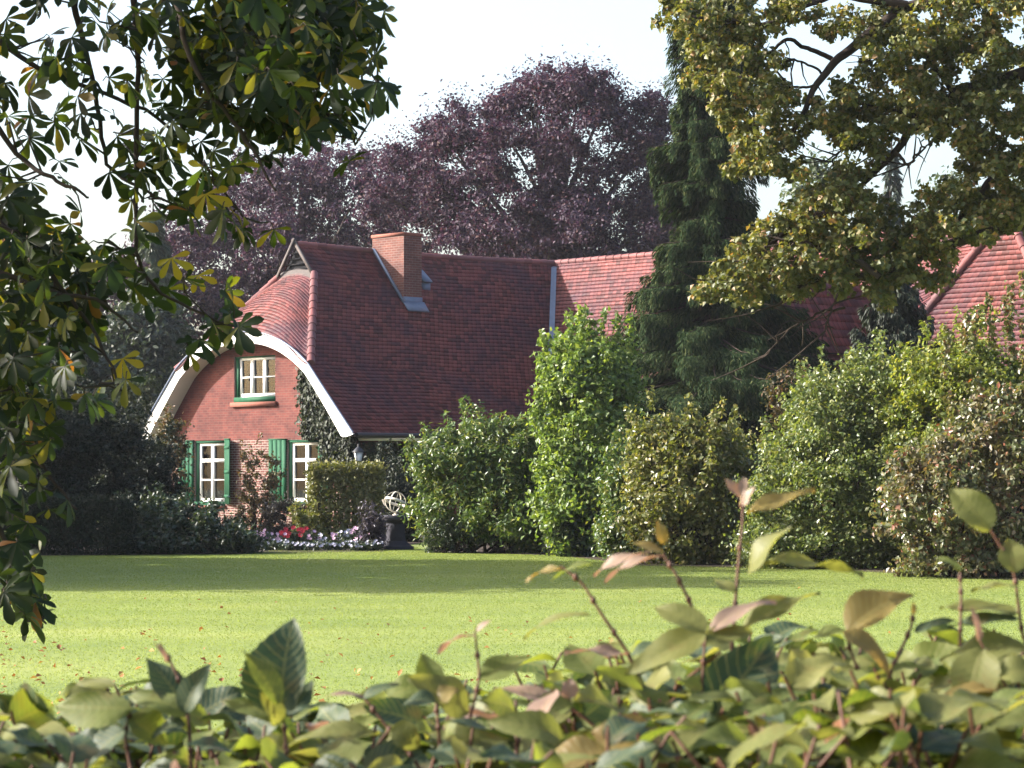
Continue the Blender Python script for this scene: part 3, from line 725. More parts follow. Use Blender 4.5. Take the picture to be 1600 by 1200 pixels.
tree('copper_beech', 'paler copper beech farther off, behind the left gable and the chimney', 'tree', (P(480, 0, D2)[0], D2, 0),
     [lob(430, 325, D2, 120, 95), lob(520, 305, D2, 115, 90), lob(585, 290, D2, 75, 65), lob(320, 390, D2, 105, 85), lob(590, 320, D2, 90, 75), lob(480, 420, D2, 200, 110), lob(260, 430, D2, 80, 80), lob(185, 500, D2-2, 90, 90), lob(330, 480, D2, 120, 80)],
     500, 1.0, 190, .19, .11, L_['beech'], M['bark_l'], .5, top=P(470, 280, D2), n_limbs=40, depth=.4, low=.7, group='copper beeches behind the house')
def far(name, label, cat, px, top, w, d, leaf, n=120, per=110, L=.3, low=.8, cl=1.0, group=None, tr=.3):
    c = []; z = HZ-top
    for i in range(5):
        f = (.25, .45, .62, .78, .5)[i]
        c.append(lob(px+rs.uniform(-.25, .25)*w, HZ-z*f, d, w*(.5, .55, .5, .36, .4)[i], z*.24))
    return tree(name, label, cat, (P(px, 0, d)[0], d, 0), c, n, cl, per, L, L*.5, leaf, M['bark'], tr, top=P(px, top+40, d), n_limbs=25, low=low, depth=.3, group=group)
bgk = 'trees beyond the house'
far('broadleaf_tree', 'dark bluish green tree behind the house at the far left, under the chestnut branches', 'tree', 195, 470, 150, 112, L_['dfar'], 150, 120, .3, group=bgk)
far('broadleaf_tree', 'dark bushy tree at the far left edge behind the yews', 'tree', 60, 440, 190, 104, L_['dfar'], 150, 120, .3, group=bgk)
far('broadleaf_tree', 'rounded grey green tree above the long wing, right of the spruce', 'tree', 1265, 245, 130, 118, L_['far'], 150, 120, .28, group=bgk)
far('broadleaf_tree', 'green broad tree behind the long wing at the far right', 'tree', 1450, 255, 150, 124, L_['far'], 150, 120, .28, group=bgk)
far('broadleaf_tree', 'far green tree beyond the roof hip at the right edge', 'tree', 1610, 270, 140, 128, L_['far'], 120, 110, .28, group=bgk)
far('broadleaf_tree', 'dark purple brown tree just behind the ridge beside the spruce', 'tree', 1080, 290, 110, 112, L_['beech'], 130, 120, .26, group=bgk)

# ------------------------------------------------------------------ conifers
def conifer(name, label, px, base_y, top_z, d, prof_, leaf, nb, spray, L, W, group=None, droopiness=.45, curtain=.5, trunk=.25, whorl=0):
    """trunk with whorls of arching branches hung with needle sprays; prof_(z)->branch reach in metres"""
    x = P(px, 0, d)[0]; root = thing(name, label, 'conifer', (x, d, 0), group); tb = MB(); mb = MB()
    t = np.linspace(0, 1, 12); tb.tube(np.stack([x+.06*np.sin(t*7), d+0*t, t*top_z], -1), trunk*(1-.92*t)+.01, 9)
    CC, DD, NN = [], [], []
    for i in range(nb):
        z = top_z*(.03+.95*rs.uniform()**.9); z = max(.3, round(z/whorl)*whorl+rs.normal(0, .06)) if whorl else z; th = rs.uniform(0, 2*np.pi); r = prof_(z)*rs.uniform(.6, 1.15)
        u = np.array([math.cos(th), math.sin(th), 0]); q = np.linspace(0, 1, 7)[:, None]
        pts = np.array([x, d, z])+u*r*q+np.array([0, 0, 1])*(r*(.12*q-droopiness*q**1.6+.12*q**4))
        tb.tube(pts, np.linspace(.02+.006*r, .005, 7), 4)
        m = int(spray*r*rs.uniform(.7, 1.2))+6
        f = rs.uniform(.12, 1, m)**.8; p = np.stack([np.interp(f, q[:, 0], pts[:, k]) for k in range(3)], -1)
        side = np.array([-u[1], u[0], 0]); wv = (1.05-f)*.35*r+.06
        p = p+side*(rs.uniform(-1, 1, m)*wv)[:, None]
        hang = rs.uniform(0, curtain, m)*(.5+.5*f); p[:, 2] -= hang
        dd = u*.55+side*rs.normal(0, .45, m)[:, None]+np.array([0, 0, -1])*(.35+1.2*hang[:, None]/max(.05, curtain))
        CC.append(p); DD.append(dd); NN.append(np.array([0, 0, 1])+rs.normal(0, .5, (m, 3))+u*.4)
    c = np.concatenate(CC); s = rs.uniform(.6, 1.3, len(c))
    V, F = leaf_tris(c, np.concatenate(DD), np.concatenate(NN), L*s, W*s, .15); mb.add(V, F)
    mb.obj('crown', leaf, root); tb.obj('trunk', M['bark'], root, True); return root
DS = 66; zs_ = lambda py: EYE+(HZ-py)/FOC*DS
sp_y = [(-60, .3), (0, .6), (60, .9), (130, .75), (165, .7), (215, 1.15), (270, .95), (320, .8), (380, 1.05), (430, 1.45), (480, 1.9), (520, 2.3), (560, 3.0), (620, 3.0), (690, 2.8), (745, 2.1)]
zz_ = np.array([zs_(y) for y, _ in sp_y])[::-1]; rr_ = 1.3*np.array([r for _, r in sp_y])[::-1]
conifer('spruce', 'tall dark green spruce with drooping branches in front of the long wing', 1112, 745, zs_(-90), DS, lambda z: float(np.interp(z, zz_, rr_)), L_['spruce'], 640, 600, .15, .032, curtain=.45, whorl=.5, droopiness=.38)
conifer('spruce', 'bluish grey conifer far behind the long wing, between the maple limbs', 1392, 745, P(0, 215, 116)[2], 116, lambda z: max(.3, (15.2-z)*.22), L_['dfar'], 170, 170, .4, .11, curtain=.6)
conifer('spruce', 'hazy green conifer far off behind the chestnut leaves, left of the paler beech', 238, 745, P(0, 318, 118)[2], 118, lambda z: max(.3, (14.5-z)*.3), L_['far'], 150, 170, .4, .11, curtain=.6)
conifer('yew', 'dark upright yew in front of the long wing, above the hazel bushes', 1400, 745, P(0, 415, 60)[2], 60, lambda z: max(.25, min(1.05, (6.6-z)*.45)), L_['yew'], 230, 330, .15, .05, droopiness=-.35, curtain=.15)

# ------------------------------------------------------------------ left side: hedge, yews and shrubs
def yew(label, px, top, w, d, group='dark yews left of the house'):
    return bush('yew', label, 'yew', px-w/2, px+w/2, top, 800, d, 170, 130, .14, .05, L_['yew'], cl_r=.4, group=group, stems=10, dep=1.2)
yew('black green yew mass behind the low hedge, nearest the left edge', 40, 600, 190, 62)
yew('black green yew behind the low hedge, left of the pale flowering shrub', 135, 640, 170, 63)
yew('black green yew touching the left foot of the white gable rim', 215, 672, 120, 66)
bush('shrub', 'sunlit grey green bush behind the yews, beside the left gable rim', 'shrub', 160, 268, 578, 830, 88, 110, 110, .17, .09, L_['far'], cl_r=.45, stems=6)
bush('shrub', 'reddish yellow shrub at the left house corner by the first shutter', 'shrub', 226, 292, 652, 800, 72, 60, 90, .11, .06, L_['brownish'], cl_r=.28, stems=6)
# low clipped hedge
def clipped(name, label, x0, x1, y0, y1, ztop, leaf, n, L, W, round_=.06, cat='hedge', stems=True):
    root = thing(name, label, cat, ((x0+x1)/2, (y0+y1)/2, 0)); q = rs.uniform(-1, 1, (n, 3)); f = rs.integers(0, 4, n)
    q[f == 0, 2] = 1; q[f == 1, 1] = -1; m = f == 2; q[m, 0] = np.sign(q[m, 0]); q[f == 3, 1] = -1
    nv = np.zeros((n, 3)); nv[f == 0, 2] = 1; nv[(f == 1) | (f == 3), 1] = -1; nv[m, 0] = q[m, 0]
    e = np.clip((np.abs(q)**6).sum(1), 1, None)**(-.06)
    p = np.stack([(x0+x1)/2+q[:, 0]*(x1-x0)/2*e, (y0+y1)/2+q[:, 1]*(y1-y0)/2*e, ztop/2+q[:, 2]*ztop/2*np.where(q[:, 2] > 0, e, 1)], -1)
    p += rs.normal(0, round_*.6, (n, 3))-nv*np.abs(rs.normal(0, round_*1.5, n))[:, None]
    nn_ = nrm(nv+rs.normal(0, .6, (n, 3))); d_ = nrm(np.cross(nn_, rs.normal(size=(n, 3)))); s = rs.uniform(.6, 1.3, n)
    p[:, 2] = np.maximum(p[:, 2], .03)
    V, F = leaf_tris(p, d_, nn_, L*s, W*s); mb = MB().add(V, F); mb.obj('foliage', leaf, root)
    sb = MB()
    for i in range(40):
        b = np.array([rs.uniform(x0+.1, x1-.1), rs.uniform(y0+.1, y1-.1), 0]); sb.tube([b, b+[rs.normal(0, .06), rs.normal(0, .06), ztop*.5], b+[rs.normal(0, .1), rs.normal(0, .1), ztop*.93]], [.025, .018, .006], 4)
    sb.obj('stems', M['bark'], root); return root
clipped('hedge', 'low dark clipped hedge along the left end of the lawn', -12.4, -8.05, 56.5, 57.7, 1.2, L_['yew'], 16000, .10, .04)
clipped('hedge', 'square clipped box hedge with yellow top before the right ground floor window', P(480, 0, 65.5)[0], P(598, 0, 65.5)[0], 65.5, 66.7, P(0, 726, 66)[2], L_['boxh'], 9000, .10, .055, .09)
bush('shrub', 'broad grey green shrub with few white blossoms at the lawn edge left of the flowers', 'shrub', 178, 402, 756, 866, 57.4, 200, 110, .115, .055, L_['shrub'], cl_r=.24, stems=14, dep=1.2, tops=[(250, 756), (285, 772), (215, 800)], lob=[(P(x_, 0, 58.4)[0], 58.4+o_, P(0, y_, 58.4)[2], rx*.0139, 1.0, ry*.0139) for x_, y_, rx, ry, o_ in ((250, 815, 62, 44, 0), (315, 830, 60, 36, -.2), (370, 845, 36, 22, -.3), (205, 842, 34, 26, -.3), (265, 845, 70, 25, -.6))])
bush('shrub', 'loose brownish rose bush against the brick between the two ground floor windows', 'shrub', 364, 442, 702, 838, 72, 75, 60, .10, .05, L_['brownish'], cl_r=.24, stems=12, tops=[(395, 712), (385, 720), (420, 730)])
bush('shrub', 'small round clipped bush with dark purple leaves left of the box hedge', 'shrub', 405, 484, 779, 842, 65.6, 120, 90, .06, .03, L_['clip'], cl_r=.16, stems=8, sh=.1)
bush('shrub', 'low yellow green plant below the round clipped bush', 'shrub', 452, 500, 795, 842, 64.6, 30, 60, .10, .045, L_['golden'], cl_r=.16, stems=5)
bush('shrub', 'low purple leaved shrub beside the stone pedestal', 'shrub', 560, 602, 804, 857, 60.3, 50, 80, .08, .035, L_['purple'], cl_r=.18, stems=6)
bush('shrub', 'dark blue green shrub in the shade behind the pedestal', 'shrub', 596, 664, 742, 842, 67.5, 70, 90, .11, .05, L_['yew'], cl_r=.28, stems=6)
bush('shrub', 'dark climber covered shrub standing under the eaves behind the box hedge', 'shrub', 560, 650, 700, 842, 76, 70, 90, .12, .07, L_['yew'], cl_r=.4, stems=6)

# ivy on the gable's right corner
iv = thing('ivy', 'dark ivy climbing the right corner of the gable under the white rim', 'ivy', H(WH, WB, 0))
n = 17000; a_ = rs.uniform(2.2, 5.05, n); z_ = rs.uniform(1.6, 5.0, n)
lo_ = np.interp(z_, [1.6, 2.4, 2.85, 5.0], [a_of(516), a_of(506), a_of(481), a_of(477)]); hi_ = np.minimum(WH+.25, np.interp(z_, [1.6, 2.9, 5.0], [5.2, 5.0, KK+.02]))
hi_ = np.minimum(hi_, np.where(z_ < 2.9, 5.3, KK+(W_-KK)*(ZK-z_-.25)/(ZK-ZE)))
k = (a_ > lo_+rs.normal(0, .07, n)) & (a_ < hi_) & ~((z_ < ZS+.05) & (a_ < RW[1]+.35))
a_, z_ = a_[k], z_[k]; b_ = WB-.03-np.abs(rs.normal(.05, .13, len(a_)))
p = H(a_, b_, z_); nv = nrm(np.array([[-sa, -ca, .5]])+rs.normal(0, .45, (len(a_), 3))); dv = np.array([[0, 0, -1.]])+rs.normal(0, .5, (len(a_), 3))
V, F = leaf_tris(p, dv, nv, rs.uniform(.10, .17, len(a_)), rs.uniform(.08, .14, len(a_))); mb = MB().add(V, F)
n = 3000; bb = rs.uniform(.4, 3.2, n); zz = rs.uniform(1.0, 2.7, n); p = H(WH+.04+np.abs(rs.normal(.04, .06, n)), bb, zz)
V, F = leaf_tris(p, np.array([[0, 0, -1.]])+rs.normal(0, .5, (n, 3)), nrm(np.array([[ca, -sa, .4]])+rs.normal(0, .45, (n, 3))), rs.uniform(.08, .15, n), rs.uniform(.07, .12, n)); mb.add(V, F)
mb.obj('foliage', L_['ivy'], iv)
mb = MB()
for i in range(14):
    a0 = rs.uniform(4.2, 4.7); a1 = rs.uniform(3.2, 4.2); t = np.linspace(0, 1, 9); mb.tube(H(a0+(a1-a0)*t**1.5+.04*np.sin(t*20+i), WB-.02+0*t, .05+t*rs.uniform(3.2, 4.4)), np.linspace(.025, .006, 9), 5)
mb.obj('stems', M['bark'], iv)

# ------------------------------------------------------------------ right side: shrub border
bush('rhododendron', 'wide leafy rhododendron with bare stems at its foot, first shrub right of the pedestal', 'shrub', 632, 880, 652, 866, 57, 420, 95, .125, .05, L_['rhodo'], cl_r=.32, stems=26, dep=1.4, gap=.3, tops=[(700, 672), (745, 660), (800, 655), (660, 690), (820, 662)], low=.9)
bush('shrub', 'low dark groundcover shrub under the first rhododendron', 'shrub', 655, 760, 812, 864, 57.6, 60, 70, .09, .04, L_['shrub'], cl_r=.2, stems=6)
bush('hazel', 'tall bright green hazel with upright shoots between the rhododendron and the spruce', 'shrub', 832, 1012, 500, 876, 55, 430, 95, .125, .08, L_['hazel'], cl_r=.34, stems=18, dep=1.3, gap=.1,
     tops=[(848, 560), (868, 540), (890, 515), (905, 505), (925, 500), (945, 490), (965, 495), (985, 498), (880, 560), (860, 590), (842, 610)], up=.2)
bush('rhododendron', 'dark leaved shrub low between the hazel and the golden shrub', 'shrub', 850, 1010, 770, 874, 55.2, 150, 90, .12, .06, L_['shrub'], cl_r=.27, stems=10, dep=.8)
fl_g = 'understorey shrubs filling the border'
for (x0, x1, y0, y1, d, lf, lb) in ((770, 905, 672, 868, 57.6, 'rhodo', 'between the wide rhododendron and the tall hazel'), (935, 1045, 690, 882, 52.6, 'rhodo', 'between the tall hazel and the golden shrub'), (1105, 1215, 700, 890, 51.2, 'golden', 'between the golden shrub and the large hornbeam, with yellowish leaves'), (1335, 1460, 590, 898, 49.2, 'hornb', 'behind the right flank of the large hornbeam'), (1430, 1560, 700, 906, 46.5, 'hornb', 'at the left foot of the nearest russet shrub')):
    bush('understorey_shrub', 'understorey shrub '+lb, 'shrub', x0, x1, y0, y1, d, 190, 95, .10, .06, L_[lf], cl_r=.32, stems=8, dep=.8, group=fl_g)
bush('shrub', 'golden yellow leaved shrub in front of the spruce', 'shrub', 974, 1172, 645, 886, 50, 380, 95, .10, .065, L_['golden'], cl_r=.28, stems=14, dep=1.1, tops=[(1020, 655), (1050, 650), (1090, 640), (1115, 655), (1140, 665)], droop=.5)
bush('shrub', 'small grey brown bush with thin twigs beside the white dormer rim', 'shrub', 1200, 1275, 562, 760, 56, 80, 70, .09, .05, L_['brownish'], cl_r=.25, stems=10)
bush('hornbeam', 'large grey green hornbeam shrub right of the golden one, with small shiny leaves', 'shrub', 1150, 1435, 548, 892, 48, 720, 100, .085, .055, L_['hornb'], cl_r=.31, stems=18, dep=1.5, tops=[(1250, 600), (1290, 570), (1330, 552), (1365, 552), (1400, 575)], lob=[(P(x_, 0, 49.4)[0], 49.4+o_, P(0, y_, 49.4)[2], rx*.01176, 1.1, ry*.01176) for x_, y_, rx, ry, o_ in ((1210, 800, 50, 80, -.3), (1285, 770, 75, 115, -.5), (1365, 760, 70, 125, -.4), (1305, 655, 60, 75, .2), (1365, 645, 60, 80, .3), (1250, 715, 50, 75, .2), (1195, 850, 45, 35, -.6), (1290, 850, 90, 40, -.7), (1390, 840, 60, 50, -.5))])
bush('hornbeam', 'bright yellow green shrub rising behind the russet one, right of the hornbeam', 'shrub', 1385, 1640, 526, 880, 47.5, 480, 95, .095, .06, L_['lime'], cl_r=.33, stems=14, dep=1.5, tops=[(1420, 575), (1460, 550), (1500, 545), (1550, 535)])
bush('hornbeam', 'nearest grey green shrub with russet leaves at the right edge', 'shrub', 1385, 1760, 610, 908, 43, 520, 110, .10, .065, L_['russet'], cl_r=.24, stems=18, dep=1.3,
     tops=[(1480, 515), (1510, 490), (1545, 465), (1580, 445), (1600, 430), (1530, 480), (1570, 470), (1600, 500)], droop=.5, lob=[(P(1580, 0, 43)[0], 44.3, 1.3, 1.85, 1.2, 1.3), (P(1500, 0, 43)[0], 44.1, 1.0, 1.15, 1.1, 1.05), (P(1610, 0, 43)[0], 44.4, 2.2, 1.1, .9, .95), (P(1680, 0, 43)[0], 44.6, 2.0, 1.1, 1.0, 1.4)])

# ------------------------------------------------------------------ garden objects
pd = P(618, 858, 61.0); px_, py_ = pd[0], 61.0
ped = thing('pedestal', 'dark stone pedestal with flared foot at the lawn edge carrying the ring sundial', 'pedestal', (px_, py_, 0))
def sq(mb, prof_, c, rot=.5):
    """square section turned profile"""
    th = np.array([0, 1, 2, 3])*np.pi/2+np.pi/4+rot
    V = np.concatenate([np.stack([r*1.414*np.cos(th), r*1.414*np.sin(th), np.full(4, z)], -1) for r, z in prof_])+np.asarray(c, float)
    m = len(prof_); F = [[i*4+j, i*4+(j+1) % 4, i*4+4+(j+1) % 4, i*4+4+j] for i in range(m-1) for j in range(4)]+[[m*4-4, m*4-3, m*4-2, m*4-1]]
    return mb.add(V, F)
mb = MB(); sq(mb, [(.31, 0), (.31, .07), (.27, .09), (.21, .16), (.175, .20)], (px_, py_, 0)); mb.obj('foot', M['stone'], ped)
mb = MB(); sq(mb, [(.17, .20), (.16, .40), (.16, .60)], (px_, py_, 0)); mb.obj('shaft', M['stone'], ped)
mb = MB(); sq(mb, [(.17, .60), (.21, .64), (.26, .66), (.26, .76), (.24, .78)], (px_, py_, 0)); mb.obj('slab', M['stone'], ped)
arm = thing('armillary_sphere', 'pale metal armillary sundial of crossed rings standing tilted on the pedestal', 'sundial', (px_, py_, .78))
def ring(r, wv, th, e1, e2, c):
    e1, e2 = nrm(np.array(e1, float)), nrm(np.array(e2, float)); e3 = np.cross(e1, e2); q = MB(); t = np.linspace(0, 2*np.pi, 41)
    for s in (0,):
        pts = [np.asarray(c)+(r+dr)*(np.cos(t)[:, None]*e1+np.sin(t)[:, None]*e2)+e3*dz for dr, dz in ((0, -wv), (th, -wv), (th, wv), (0, wv))]
        V = np.stack(pts, 1).reshape(-1, 3); i = np.arange(40)[:, None]*4; j = np.arange(4)[None]; k = (j+1) % 4
        q.add(V, np.stack([i+j, i+k, i+4+k, i+4+j], -1).reshape(-1, 4))
    return q
cs = (px_, py_, .78+.30); ax_ = nrm(np.array([.28, .25, .93])); e1 = nrm(np.cross(ax_, [0, 1, .1])); e2 = np.cross(ax_, e1)
ring(.225, .028, .012, e1, ax_, cs).obj('ring', M['metal'], arm)
ring(.232, .014, .010, e1*.5+e2*.87, ax_, cs).obj('ring', M['metal'], arm)
ring(.245, .030, .012, e1, e2, cs).obj('ring', M['metal'], arm)
mb = MB(); mb.tube([cs-ax_*.24, cs+ax_*.24], .008, 6); mb.tube([cs-e1*.0-ax_*.02+e1*.30-e2*.05, np.array(cs)-ax_*.13+e1*.20-e2*.08], .022, 6); mb.obj('arrow', M['metal'], arm)
mb = MB(); mb.lathe([(.07, 0), (.06, .02), (.02, .035), (.018, .09)], (px_, py_, .78)); mb.obj('base', M['metal'], arm)

lx, ly, lz = P(560, 720, 70)
lan = thing('lantern', 'small black garden lantern with white panes on a post above the box hedge', 'lantern', (lx, ly, 0))
mb = MB(); mb.tube([(lx, ly, 0), (lx, ly, lz)], .03, 8); mb.lathe([(.03, lz-.03), (.07, lz-.01), (.07, lz)], (lx, ly, 0), 10); mb.obj('post', M['black'], lan, True)
mb = MB(); sq(mb, [(.07, 0), (.095, .22)], (lx, ly, lz+.002), .3); mb.obj('panes', M['white'], lan)
mb = MB(); th = np.array([0, 1, 2, 3])*np.pi/2+np.pi/4+.3
for t_ in th: MB().tube([(lx+.105*math.cos(t_), ly+.105*math.sin(t_), lz), (lx+.14*math.cos(t_), ly+.14*math.sin(t_), lz+.225)], .009, 4).obj('frame_bar', M['black'], lan)
mb = MB(); sq(mb, [(.13, lz+.222), (.125, lz+.25), (.05, lz+.34), (.03, lz+.36)], (lx, ly, 0), .3); mb.lathe([(.03, lz+.36), (.02, lz+.38), (.03, lz+.41), (.004, lz+.45)], (lx, ly, 0), 8); mb.obj('cap', M['black'], lan)

def flower_plant(label, px, py, d, h, w, n_f, petal, group, L=.05):
    s = P(px, py, d); x = s[0]; root = thing('bedding_plant', label, 'flower', (x, d, 0), group)
    mb = MB(); c = np.stack([rs.normal(x, w*.4, 16), rs.normal(d, w*.3, 16), rs.uniform(.05, h*.8, 16)], -1); clump_leaves(mb, c, (.09, .09, .08), 22, .07, .035, up=.5); mb.obj('foliage', L_['shrub'], root)
    mb = MB(); c = np.stack([rs.normal(x, w*.45, n_f), rs.normal(d-.05, w*.3, n_f), rs.uniform(h*.55, h, n_f)], -1)
    for q in c:
        k = 6; th = np.arange(k)/k*6.28+rs.uniform(0, 6)
        axn = nrm(np.array([rs.normal(0, .4), -.8, .7])); u1 = nrm(np.cross(axn, [0, 0, 1])); u2 = np.cross(axn, u1)
        dd = np.cos(th)[:, None]*u1+np.sin(th)[:, None]*u2+axn*.35
        V, F = leaf_tris(np.repeat(q[None], k, 0), dd, np.repeat(axn[None], k, 0), np.full(k, L), np.full(k, L*.9), .1); mb.add(V, F)
    mb.obj('blossoms', petal, root)
wg = 'low white edging flowers along the lawn'
for i in range(15):
    px = 395+i*13.5+rs.uniform(-3, 3)
    flower_plant('low clump of small white edging flowers along the lawn front of the flower bed', px, 855, 60.6-i*.03+rs.uniform(-.4, .3), rs.uniform(.12, .26), .22, int(rs.integers(6, 18)), L_['petal_w'], wg, .036)
rg = 'red geraniums in the flower bed'
for px, d in ((442, 63.2), (455, 63.0), (468, 63.2), (477, 63.0)):
    flower_plant('red geranium flowering between the white flowers and the round clipped bush', px, 832, d, .45, .12, 5, L_['petal_r'], rg, .075)
pg = 'pink and pale flowers in the flower bed'
for px, d in ((398, 62.0), (416, 62.3), (432, 62.0), (488, 62.2), (505, 62.4), (524, 62.0), (540, 62.3), (555, 62.1), (572, 61.8)):
    flower_plant('pale pink flowering bedding plant behind the white edging flowers', px, 835, d, rs.uniform(.3, .5), .2, 7, L_['petal_p'] if rs.uniform() < .6 else L_['petal_w'], pg, .055)

# ------------------------------------------------------------------ grass and fallen leaves
n = 600000
dy = np.sqrt(rs.uniform(15.5**2, 63**2, n)); x = rs.uniform(-1, 1, n)*(dy*.2+.8)
edge = np.interp((x/dy)*FOC+800, [0, 60, 380, 420, 600, 640, 670, 870, 1000, 1300, 1600], [57, 56.2, 57, 60, 60.2, 66, 58.6, 56.6, 50.5, 48, 43.6])
k = dy < edge; x, dy = x[k], dy[k]; n = len(x)
hgt = rs.uniform(.008, .018, n); th = rs.uniform(0, 6.28, n); wd_ = .0025+.00013*dy
u = np.stack([np.cos(th), np.sin(th), 0*th], -1); ln = np.stack([rs.normal(0, .6, n), rs.normal(0, .6, n), np.ones(n)], -1)
b = np.stack([x, dy, np.full(n, -.002)], -1)
V = np.stack([b-u*wd_[:, None], b+u*wd_[:, None], b+ln*hgt[:, None]], 1).reshape(-1, 3)
tag(MB().add(V, np.arange(3*n).reshape(-1, 3)).obj('grass', L_['blade']), 'short mown grass covering the lawn', 'grass', kind='stuff')
n = 520; py = 880+rs.beta(3.2, 1.1, n)*270; dy = EYE*FOC/(py-HZ); pxx = rs.uniform(0, 1, n)**1.5*1250; pxx = np.where(rs.uniform(size=n) < .12, rs.uniform(0, 1600, n), pxx); x = (pxx-800)/FOC*dy
c = np.stack([x, dy, np.full(n, .026)], -1); nv = nrm(rs.normal(0, .45, (n, 3))+[0, 0, 1]); dv = np.cross(nv, rs.normal(size=(n, 3)))
s = rs.uniform(.03, .075, n); V, F = leaf_tris(c, dv, nv, s, s*.7, .3)
tag(MB().add(V, F).obj('fallen_leaves', L_['fallen']), 'brown fallen leaves scattered over the near lawn', 'leaves', kind='stuff')

# trees standing to the left of the view: their shade lies across the lawn
sg_ = 'trees left of the lawn'
for i, (x, y, r, h) in enumerate(((-18.0, 44.0, 4.1, 11.3), (-19.0, 50.5, 4.4, 11.8), (-18.5, 58, 3.4, 5.8), (-21, 66, 3.4, 6.5), (-26, 92.3, 4.0, 14.5))):
    tree('broadleaf_tree', 'tall leafy tree standing left of the lawn and casting shade across it', 'tree', (x, y, 0),
         [(x, y, h*.62, r, r, h*.34), (x+.8, y-.8, h*.4, r*.9, r*.9, h*.25), (x-.8, y+1, h*.4, r*.9, r, h*.28), (x, y, h*.22, r*.8, r*.9, h*.18)], 210, 1.1, 170, .40, .24, L_['dfar'], M['bark'], .3, n_limbs=25, group=sg_, low=.9)

# ------------------------------------------------------------------ horse chestnut overhead on the left
DC = 12.6
cht = thing('horse_chestnut', 'horse chestnut with large fingered leaves hanging into the view from the left', 'tree', (-4.9, 12.8, 0))
brs = [
 [(215, -60), (217, 100), (212, 250), (215, 330), (212, 400), (232, 440), (262, 466), (330, 500), (400, 520)],
 [(100, -60), (150, 140), (165, 260), (230, 300), (300, 330)],
 [(260, -60), (300, 110), (380, 210), (430, 300)],
 [(330, -60), (430, 90), (530, 200), (556, 225)],
 [(-60, 120), (40, 260), (110, 290), (140, 310)],
 [(-60, 300), (60, 400), (150, 520), (190, 610)],
 [(-60, 480), (50, 650), (60, 720), (120, 800)],
 [(-60, 690), (10, 850), (60, 940), (70, 975)],
 [(450, -80), (520, 40), (590, 130)],
 [(-60, 20), (60, 110), (150, 140), (250, 180), (330, 270), (380, 340)],
 [(380, -80), (420, 60), (450, 160), (440, 250)],
 [(-60, 400), (60, 450), (160, 470), (215, 520)]]
tb = MB(); t = np.linspace(0, 1, 10)
tb.tube(np.stack([-4.9+.1*np.sin(t*5), 12.8+0*t, t*7.2], -1), .34-.2*t, 12)
for k, br in enumerate(brs):
    d = DC+rs.uniform(-.6, .6); pts = np.array([P(a, b, d+rs.uniform(-.15, .15)) for a, b in br])
    st = np.array([-4.9, 12.8, np.clip(pts[0, 2]-rs.uniform(.3, 1.2), .8, 6.8)])
    m_ = (st+pts[0])/2+np.array([0, 0, .35]); q = np.linspace(0, 1, 6)[:, None]; ld = st*(1-q)**2+2*m_*q*(1-q)+pts[0]*q**2
    full = np.concatenate([ld[:-1], pts]); tt = np.linspace(0, 1, len(full)); ti = np.linspace(0, 1, 46)
    sm = np.stack([np.interp(ti, tt, full[:, i]) for i in range(3)], -1)
    for _ in range(2): sm[1:-1] = (sm[:-2]+2*sm[1:-1]+sm[2:])/4
    sm += rs.normal(0, .004, sm.shape); tb.tube(sm, np.interp(ti, [0, tt[5], min(.98, tt[5]+.08), 1], [.05, .02, .013, .005]), 7)
brp = np.concatenate([np.array([P(np.interp(f, np.linspace(0, 1, len(br)), [p[0] for p in br]), np.interp(f, np.linspace(0, 1, len(br)), [p[1] for p in br]), DC) for f in np.linspace(0, 1, 25)]) for br in brs])
cl = [(330,40,95,44),(430,60,95,60),(500,60,75,38),(400,140,85,50),(470,170,70,36),(330,140,60,16),(540,25,45,10),(590,40,18,3),(582,100,20,3),(588,160,18,3),(560,180,30,5),(530,225,25,4),(400,255,50,7),(440,262,25,2),
 (230,60,70,7),(150,45,60,7),(60,25,60,12),(30,100,60,14),(75,150,50,11),(10,170,40,12),(120,105,40,5),(200,120,60,6),(270,125,60,6),(180,190,60,6),(250,200,60,9),(110,220,60,6),(60,225,40,4),(170,250,60,7),(240,255,50,8),(310,230,50,8),(290,285,50,8),(350,300,40,6),
 (260,315,45,13),(320,335,45,12),(385,352,40,8),(420,372,15,2),(200,320,30,2),(130,310,20,2),(150,400,40,4),
 (15,330,50,16),(50,380,50,20),(20,440,60,28),(85,420,50,14),(150,415,40,6),(75,490,55,20),(20,550,50,24),(140,480,35,7),(125,555,45,10),(165,625,30,6),(55,615,50,16),(10,690,40,14),(60,715,30,6),(25,775,30,8),(105,800,15,2),(10,850,35,16),(30,910,36,16),(65,965,14,5),(205,430,25,4),(250,455,25,3),(300,455,25,4),(350,480,25,3),(370,530,28,8),(330,545,18,3),(25,620,40,10),(5,500,30,10),(-75,300,70,26),(-75,600,70,30),(-75,60,70,16),(250,-85,80,26),(450,-75,75,24)]
LV_, LF_, LU_ = [], [], []; petb = MB(); nv_ = 0
def leaflet(base, d, nvec, L, Wd):
    d = nrm(d); sx = nrm(np.cross(d, nvec)); nn = np.cross(sx, d)
    tt = np.array([0, .3, .55, .75, .9, 1.0]); wv = np.array([.06, .42, .8, 1.0, .72, .04])*Wd*.5
    bend = -.18*L*tt**2; V = []
    for a, ww, bz in zip(tt, wv, bend):
        c = base+d*L*a+nn*bz; V += [c-sx*ww+nn*ww*.35, c, c+sx*ww+nn*ww*.35]
    F = [[i*3+j, i*3+j+1, i*3+4+j, i*3+3+j] for i in range(5) for j in (0, 1)]
    return np.array(V), np.array(F)
fol_g, fol_y = MB(), MB()
